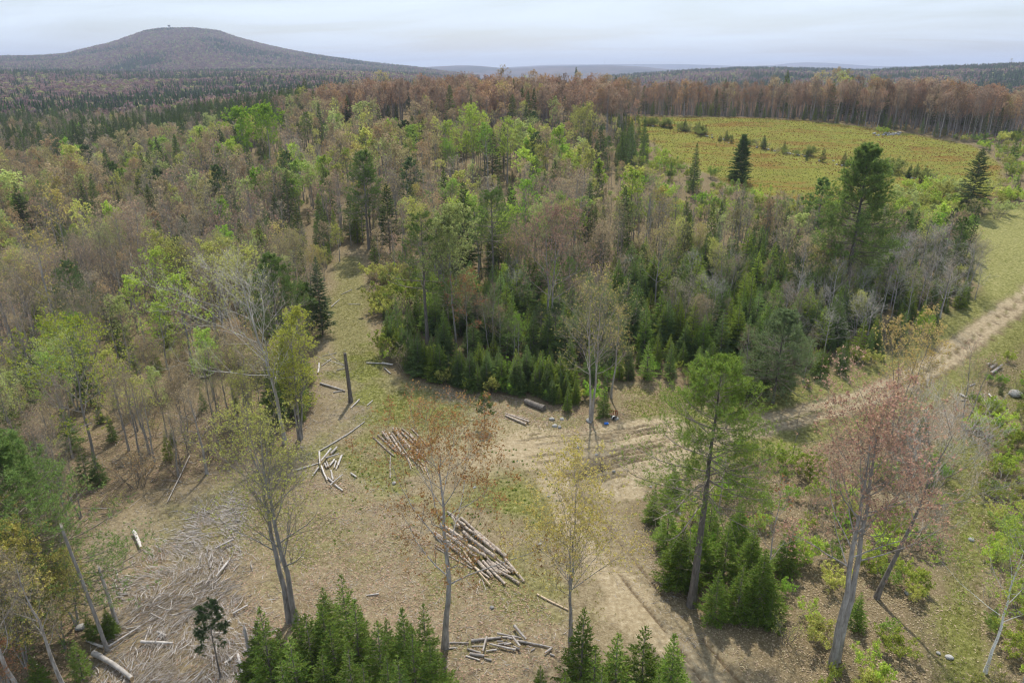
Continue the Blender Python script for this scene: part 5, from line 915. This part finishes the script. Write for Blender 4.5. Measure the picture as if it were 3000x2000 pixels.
# floor wood under the left trees
ar = [rand_in(ats((200, 1000), (640, 860), (720, 900), (720, 1010), (560, 1080), (330, 1150), (200, 1230)), 700, g)]
strewn('fallen_branches', 'grey fallen branches lying under the trees at left', 'debris', np.concatenate(ar), g, .6, 3.2, .012, .04, [M_dead, M_twig], .08)
def litter(name, label, cat, xy, size, col, g, matx=M_litter, flat=.75):
    n = len(xy); P = np.concatenate([xy, (zt(xy[:, 0], xy[:, 1]) + .03)[:, None]], 1); b = MB(); leaves(b, P, size, g, 0, flat); o = OBJ.new(name, b.mesh(name, [matx])); o.color = (*col, 1); link(o); o['kind'] = 'stuff'; return tag(o, label, cat)
RW = ats((1480, 1130), (1620, 1090), (1800, 1030), (1950, 990), (2150, 930), (2352, 800), (2420, 1000), (2420, 1640), (1850, 1700), (1640, 1480), (1540, 1390), (1470, 1260))
litter('leaf_litter', 'pale dry leaves covering the ground at lower right', 'leaf litter', (lambda q_: q_[~inpoly(q_[:, 0], q_[:, 1], TRAIL) | (g.uniform(0, 1, len(q_)) < .35)])(rand_in(RW, 44000, g)), .052, (.43, .345, .235), g)
LWp = ats((120, 1250), (330, 1130), (560, 1060), (700, 1000), (735, 880), (640, 860), (200, 1000), (0, 1100), (0, 1568), (210, 1568))
litter('brown_leaf_litter', 'brown leaves under the trees at lower left', 'leaf litter', np.concatenate([rand_in(LWp, 20000, g), rand_in(HEAP, 5000, g), rand_in(ats((560, 1100), (800, 1100), (1000, 1250), (1250, 1380), (1350, 1568), (560, 1568)), 16000, g), rand_in(ats((1000, 880), (1300, 930), (1430, 950), (1420, 890), (1560, 870), (1640, 930), (1450, 960), (1330, 1000), (1100, 950)), 9000, g)]), .055, (.40, .285, .20), g)
# ---- grass: short sparse blades, and the bright tufts
def tufts(name, label, xy, nb, hgt_, w, col, g):
    n = len(xy); A = np.repeat(np.concatenate([xy, zt(xy[:, 0], xy[:, 1])[:, None]], 1), nb, 0); m = len(A); A[:, :2] += g.normal(size=(m, 2)) * hgt_ * .3; D = g.normal(size=(m, 3)) * .45 + np.array((0, 0, 1)); b = MB(); blades(b, A, D, hgt_ * g.uniform(.6, 1.3, m), w, g); o = OBJ.new(name, b.mesh(name, [M_grass])); o.color = (*col, 1); link(o); o['kind'] = 'stuff'; return tag(o, label, 'grass')
gpts = []
for a, b_, rad_, am in gp:
    c = at(a, b_)[:2]; q = int(330 * rad_ * am); gpts.append(c + g.normal(size=(q, 2)) * rad_ * .52)
sk = SKID[g.integers(0, len(SKID), 1600)] + g.normal(size=(1600, 2)) * 1.3; gpts.append(sk); gpts.append(rand_in(CLEAR, 5000, g)); gpts.append(rand_in(TRAIL, 2500, g)); gpts.append(rand_in(ats((2180, 900), (2352, 740), (2420, 740), (2420, 1400), (2270, 1300), (2200, 1000)), 6000, g))
xy = np.concatenate(gpts); dd_ = np.minimum(dline(xy[:, 0], xy[:, 1], ROAD), dline(xy[:, 0], xy[:, 1], SOUTH) + .6); xy = xy[(dd_ > 2.0) & (inpoly(xy[:, 0], xy[:, 1], CLEAR) | (xy[:, 0] > 20))]
tufts('grass', 'thin yellow green grass over the landing and the trail', xy, 4, .15, .014, (.23, .24, .065), g)
tf = [rand_in(ats(*p), n, g) for p, n in (([(800, 1010), (900, 1040), (960, 1130), (850, 1130), (780, 1070)], 60), ([(1060, 1160), (1120, 1150), (1180, 1260), (1100, 1230)], 26), ([(1100, 1030), (1290, 1030), (1300, 1220), (1180, 1240)], 160), ([(760, 1120), (900, 1080), (1000, 1170), (900, 1250), (740, 1250)], 60))]
tufts('grass_tufts', 'small vivid green tufts dotted between the log piles', np.concatenate(tf)[g.uniform(0, 1, sum(map(len, tf))) < .55], 30, .15, .016, (.17, .28, .035), g)
# ---- stones
def rock_mesh(g, squash=.65):
    n1_, n2_ = 7, 10; V = [(0, 0, 1)]; 
    for i in range(1, n1_): 
        for j in range(n2_): th_ = np.pi * i / n1_; ph_ = 2 * np.pi * j / n2_ + i * .3; V.append((np.sin(th_) * np.cos(ph_), np.sin(th_) * np.sin(ph_), np.cos(th_)))
    V.append((0, 0, -1)); V = np.array(V); fl = rdir(g, 7); h_ = g.uniform(.55, .85, 7)
    for d, h in zip(fl, h_): s = V @ d; V = V - np.maximum(s - h, 0)[:, None] * d
    V *= np.array((1, g.uniform(.6, .9), squash)) * (1 + g.normal(size=(len(V), 1)) * .04); F3 = [(0, 1 + j, 1 + (j + 1) % n2_) for j in range(n2_)]; last = len(V) - 1; b0 = 1 + (n1_ - 2) * n2_
    F3 += [(last, b0 + (j + 1) % n2_, b0 + j) for j in range(n2_)]; F4 = [(1 + i * n2_ + j, 1 + (i + 1) * n2_ + j, 1 + (i + 1) * n2_ + (j + 1) % n2_, 1 + i * n2_ + (j + 1) % n2_) for i in range(n1_ - 2) for j in range(n2_)]
    b = MB(); b.add(V, F3); b.f.append((np.array(F4), 0)); return b.mesh('stone', [M_rock])
ROCKS = [rock_mesh(np.random.default_rng(500 + i), .5 + .05 * i) for i in range(6)]
def stone(px_, py_, s, label, group=None, name='stone', k=0):
    p = at(px_, py_); o = OBJ.new(name, ROCKS[k % 6]); link(o); o.location = (p[0], p[1], zg(p[0], p[1]) + s * .1); o.scale = (s, s, s); o.rotation_euler = (g.normal() * .2, g.normal() * .2, g.uniform(0, 6.28)); return tag(o, label, 'stone', group)
stone(2330, 907, 1.0, 'large pale boulder in the shrubs at the right edge', name='boulder')
stone(187, 1441, .42, 'rounded white stone left of the broken trunks'); stone(1353, 968, .5, 'grey boulder at the foot of the pale bare tree', k=3); stone(1415, 962, .4, 'grey boulder right of the little fir', k=1)
for k, (u_, v_, s) in enumerate(((1905, 600, .42), (2005, 600, .34), (1930, 668, .36), (1980, 680, .32))): p = c1(u_, v_); stone(p[0], p[1], s, ['upper left', 'upper right', 'lower left', 'lower right'][k] + ' grey stone of the four by the small log bundle', k=k)
for k, (x_, y_, s) in enumerate(((1330, 1028, .35), (2110, 1250, .25), (2180, 1510, .3), (2155, 1500, .2), (1560, 1180, .25), (2085, 1362, .3), (1090, 1120, .22), (1260, 1140, .22), (1240, 1250, .2), (2230, 1240, .35), (1130, 1395, .25), (905, 1110, .25), (1015, 1190, .3), (2235, 930, .3), (1345, 1075, .2), (1410, 1085, .22), (1495, 1118, .2), (1370, 1045, .2))): stone(x_, y_, s, 'small pale stone lying on open ground', 'small pale stones on open ground', k=k)
pal = np.concatenate([rand_in(CLEAR, 150, g)]); b = MB()
for q in pal:
    b.add(np.array([(.5, 0, 0), (0, .4, 0), (-.5, 0, 0), (0, -.35, 0), (0, 0, .3), (0, 0, -.2)]) * g.uniform(.08, .22) + np.array((q[0], q[1], zg(q[0], q[1]) + .02)), [(0, 1, 4), (1, 2, 4), (2, 3, 4), (3, 0, 4), (1, 0, 5), (2, 1, 5), (3, 2, 5), (0, 3, 5)])
o_ = OBJ.new('pebbles', b.mesh('pebbles', [M_rock])); link(o_); o_['kind'] = 'stuff'; tag(o_, 'pale pebbles scattered over the landing', 'pebbles')
# ---- snags
def snag(px_, py_, pyt, r, label, lean=(0, 0), mat_=None, jag=.35, side=0):
    bse = at(px_, py_); h = height_to(bse, pyt); g5 = np.random.default_rng(int(px_)); P = trunk_line(g5, h, 9, lean, .004); T = MB(); t = np.linspace(0, 1, 9); tubes(T, P[None], (r * (1 - .3 * t) + r * .3 * np.exp(-t * 15))[None], 9)
    top = P[-1]
    for k in range(6): a = k * 1.05; A = top + np.array((math.cos(a), math.sin(a), -.2)) * r * .45; spikes(T, A[None], A[None] + np.array([(0, 0, jag * g5.uniform(.5, 1.6))]), r * .35)
    e = OBJ.new('dead_snag', None); link(e); e.location = (bse[0], bse[1], zg(bse[0], bse[1]) - .1); link(OBJ.new('trunk', T.mesh('trunk', [mat_ or M_dead], True)), e)
    if side:
        K = MB(); A = P[6]; pts_ = np.array([A, A + (-1.2, .1, .5), A + (-2.3, .3, .7), A + (-3.4, .2, 1.3)]); tubes(K, pts_[None], np.array([[.05, .04, .03, .012]]), 5); pts_ = np.array([A, A + (-1.0, -.2, .9), A + (-1.9, -.2, 1.9)]); tubes(K, pts_[None], np.array([[.05, .035, .012]]), 5); link(OBJ.new('branch', K.mesh('branch', [M_dead])), e)
    return tag(e, label, 'dead tree')
snag(806, 922, 812, .24, 'dark standing dead trunk beside the grassy trail', (-.03, 0), M_darkbark, side=1)
snag(268, 1430, 1305, .13, 'forked broken grey trunk beside the two little firs', (-.05, 0)); snag(247, 1492, 1215, .12, 'tall thin broken trunk leaning left at the lower left', (-.09, .02), M_bark); snag(582, 1545, 1442, .12, 'grey snag left of the bottom fir clump', (-.02, 0)); snag(668, 1650, 1525, .11, 'pale splintered snag in front of the bottom fir clump', (0, 0), M_pale)
hero('pine_sapling', pine(460, 4, .55, .16, .3, 5, 7, 3, 8, .12, .008, dead=4, r0=.045), 507, 1555, 1392, 'skinny pine sapling with a tuft at its top over the slash', 'pine tree', (.09, .13, .06), .4)
hero('pine_sapling', pine(461, 4, .42, .2, .3, 5, 7, 3, 8, .13, .01, dead=4, r0=.04), 1113, 980, 905, 'tiny pine sapling on a thin pale stem before the thicket', 'pine tree', PINEC, .4)
# ---- litter by the thicket: rusty scrap, bucket, jug
M_rust = simple('rust', (.30, .085, .03), .85); M_black = simple('black_plastic', (.012, .012, .013), .4); M_white = simple('white_plastic', (.7, .7, .68), .5); M_blue = simple('blue_plastic', (.02, .16, .62), .35)
cs = lambda u, v: ((1700 + u / 15.68) * .784, (1180 + v / 15.68) * .784)
p = at(*cs(1450, 560)); e = OBJ.new('rusty_scrap', None); link(e); e.location = (p[0], p[1], zg(p[0], p[1]))
T = MB(); tubes(T, np.array([[(-.65, 0, .55), (0, .02, .57), (.62, 0, .53)]]), np.array([[.04, .05, .04]]), 6); link(OBJ.new('bar', T.mesh('bar', [M_rust])), e)
for k in range(5): T = MB(); x0 = -.25 + k * .2; tubes(T, np.array([[(x0, 0, .55), (x0 + .05, -.12, .25), (x0 - .05, -.2, .02)]]), np.array([[.05, .06, .03]]), 5); link(OBJ.new('tine', T.mesh('tine', [M_rust])), e)
tag(e, 'rusty metal rack lying by the little fir', 'scrap metal')
def lathe(prof, sides=16):
    T = MB(); a = np.arange(sides) * 2 * np.pi / sides; V = np.array([(r_ * math.cos(t_), r_ * math.sin(t_), z_) for z_, r_ in prof for t_ in a]); n0 = len(prof); F_ = [(i * sides + j, i * sides + (j + 1) % sides, (i + 1) * sides + (j + 1) % sides, (i + 1) * sides + j) for i in range(n0 - 1) for j in range(sides)]; T.add(V, F_); return T
p = at(*cs(1460, 720)); e = OBJ.new('bucket', None); link(e); e.location = (p[0], p[1], zg(p[0], p[1]) + .26); e.rotation_euler = (R(100), 0, R(35)); link(OBJ.new('pail', lathe([(0, 0.01), (0, .2), (.45, .26), (.46, .28), (.48, .28), (.48, .25), (.03, .19), (.03, .01)]).mesh('pail', [M_black], True)), e); link(OBJ.new('label', lathe([(.14, .226), (.15, .236), (.28, .25), (.29, .24)]).mesh('label', [M_white], True)), e); tag(e, 'black bucket on its side below the rusty rack', 'bucket')
p = at(*cs(1185, 995)); e = OBJ.new('jug', None); link(e); e.location = (p[0] - .2, p[1], zg(p[0], p[1]) + .14); e.rotation_euler = (0, R(90), R(5)); link(OBJ.new('body', lathe([(0, .01), (0, .12), (.03, .14), (.38, .14), (.44, .11), (.48, .05)]).mesh('body', [M_blue], True)), e); link(OBJ.new('cap', lathe([(.47, .055), (.53, .055), (.53, .01)]).mesh('cap', [M_white], True)), e); tag(e, 'bright blue plastic jug lying on the ground by the thicket', 'jug')
lay(cs(1190, 505), cs(1700, 770), .04, .1, name='pole', label='thin white pole lying beside the rusty rack', cat='pole', mats=(M_pale, M_cut))
# ---- field: low blueberry plants in patches
fq = rand_in(FIELD, 30000, g); fn = fbm(fq[:, 0] * .09 + 3, fq[:, 1] * .17 + 8, 4) + g.normal(size=len(fq)) * .03
for nm_, lb_, sel_, co_ in (('blueberry_plants', 'yellow green low plants covering the open field', fn > .47, (.26, .275, .07)), ('russet_plants', 'russet patches of low plants in the open field', fn < .39, (.27, .16, .06)), ('ochre_plants', 'ochre low plants between the green patches of the field', (fn >= .39) & (fn <= .47), (.30, .235, .07))): litter(nm_, lb_, 'low plants', fq[sel_], .17, co_, g, M_grass, .3)
# ---- field: stone wall with shrubs and little firs, stone heap, bushes
g = np.random.default_rng(55); W_ = STONEWALL; seg = np.concatenate([[0], np.cumsum(np.hypot(*np.diff(W_, axis=0).T))])
for k in range(70):
    s_ = g.uniform(0, seg[-1]); q = np.array([np.interp(s_, seg, W_[:, 0]), np.interp(s_, seg, W_[:, 1])]) + g.normal(size=2) * 1.1; o = OBJ.new('field_stone', ROCKS[k % 6]); sz = g.uniform(.2, .55); o.location = (q[0], q[1], zg(*q) + sz * .2); o.scale = (sz,) * 3; o.rotation_euler = (0, 0, g.uniform(0, 6)); link(o); tag(o, 'grey stone of the tumbled wall across the orange field', 'stone', 'stones of the field wall')
for k in range(34):
    q = at(g.uniform(2005, 2075), g.uniform(306, 313))[:2]; o = OBJ.new('field_stone', ROCKS[k % 6]); sz = g.uniform(.3, .7); o.location = (q[0], q[1], zg(*q) + sz * .25); o.scale = (sz,) * 3; o.rotation_euler = (0, 0, g.uniform(0, 6)); link(o); tag(o, 'grey stone in the heap near the far edge of the field', 'stone', 'stone heap in the field')
hero('leafing_shrub', SHRUBS[1], 2028, 309, 292, 'bright green bush in the stone heap on the far field', 'shrub', LIME, .3, 1.2)
for k in range(96):
    s_ = g.uniform(0, seg[-1]); q = np.array([np.interp(s_, seg, W_[:, 0]), np.interp(s_, seg, W_[:, 1])]) + g.normal(size=2) * 1.5
    if k % 5 < 2: put('fir_tree', FIRS[k % 5], q, g.uniform(1.5, 4.2), 'dark small fir on the stone wall across the orange field', 'fir tree', (.10, .15, .04), None, 'small firs on the field wall', 1.3)
    else: put('leafing_shrub', SHRUBS[k % 4] if k % 2 else BRUSH[k % 2], q, g.uniform(1.2, 3.2), 'olive shrub growing on the stone wall across the field', 'shrub', (.30, .34, .10), None, 'shrubs on the field wall', 1.3)
for k in range(46):
    q = at(g.uniform(2040, 2330), g.uniform(425, 505))[:2]
    put('leafing_shrub', (SHRUBS + BRUSH)[k % 6], q, g.uniform(1.8, 3.8), 'pale green bush between the orange field and the small lawn', 'shrub', (YGR, LIME, PALE)[k % 3], None, 'bushes between field and lawn', 1.25)
# ---- far single things
T = MB(); hx, hy, hz_ = HILLS['mountain']; dd_ = np.array([(proj((x_, y_, z_))[0] - 391) ** 2 for x_, y_, z_ in zip(hx[69], hy[69], hz_[69])]); j = int(np.argmin(dd_)); p = np.array((hx[69, j], hy[69, j], hz_[69, j]))
e = OBJ.new('fire_tower', None); link(e); e.location = p
for sx, sy in ((-1, -1), (1, -1), (1, 1), (-1, 1)): T = MB(); tubes(T, np.array([[(sx * 3, sy * 3, 0), (sx * 1.6, sy * 1.6, 24)]]), np.array([[.6, .5]]), 4); link(OBJ.new('leg', T.mesh('leg', [M_dead])), e)
T = MB(); T.add(np.array([(x_, y_, z_) for z_ in (24, 30) for x_, y_ in ((-4, -4), (4, -4), (4, 4), (-4, 4))]), [(0, 3, 2, 1), (4, 5, 6, 7), (0, 1, 5, 4), (1, 2, 6, 5), (2, 3, 7, 6), (3, 0, 4, 7)]); link(OBJ.new('cabin', T.mesh('cabin', [M_darkbark])), e); tag(e, 'lookout tower on the summit of the mountain', 'tower')
hx, hy, hz_ = HILLS['distant_hills']; dd_ = np.array([(proj((x_, y_, z_))[0] - 1387) ** 2 for x_, y_, z_ in zip(hx[23], hy[23], hz_[23])]); j = int(np.argmin(dd_)); T = MB(); tubes(T, np.array([[(0, 0, 0), (0, 0, 75)]]), np.array([[2.2, 1.2]]), 4); o = OBJ.new('radio_mast', T.mesh('radio_mast', [M_dead])); link(o); o.location = (hx[23, j], hy[23, j], hz_[23, j]); tag(o, 'thin radio mast on the distant blue hills', 'mast')
hx, hy, hz_ = HILLS['wooded_hill']; dd_ = np.array([(proj((x_, y_, z_))[0] - 2318) ** 2 for x_, y_, z_ in zip(hx[58], hy[58], hz_[58])]); j = int(np.argmin(dd_)); o = OBJ.new('round_tree', FBARE[0][0]); link(o); o.location = (hx[58, j], hy[58, j], hz_[58, j]); o.scale = (3, 3, 2.0); o.color = (*GREY, 1); tag(o, 'big round bare tree on the skyline at far right', 'tree')
# ------------------------------------------------------------------ the air: one closed box of thin even haze
mb = MB(); X, Y0, Y1, Z0, Z1 = 14500, -60, 14200, -60, 330
Vb = np.array([(x, y, z) for z in (Z0, Z1) for y in (Y0, Y1) for x in (-X, X)], float)
mb.add(Vb, [(0, 2, 3, 1), (4, 5, 7, 6), (0, 1, 5, 4), (2, 6, 7, 3), (0, 4, 6, 2), (1, 3, 7, 5)])
m, n, l, o = mat('haze'); v = n.new('ShaderNodeVolumePrincipled'); v.inputs['Color'].default_value = (.64, .74, 1, 1); v.inputs['Density'].default_value = 1.45e-4; v.inputs['Anisotropy'].default_value = .2
l.new(v.outputs[0], o.inputs['Volume'])
hz = bpy.data.objects.new('haze', mb.mesh('haze', [m])); C.objects.link(hz); hz['kind'] = 'stuff'; hz['label'] = 'thin pale blue air over the land'; hz['category'] = 'haze'
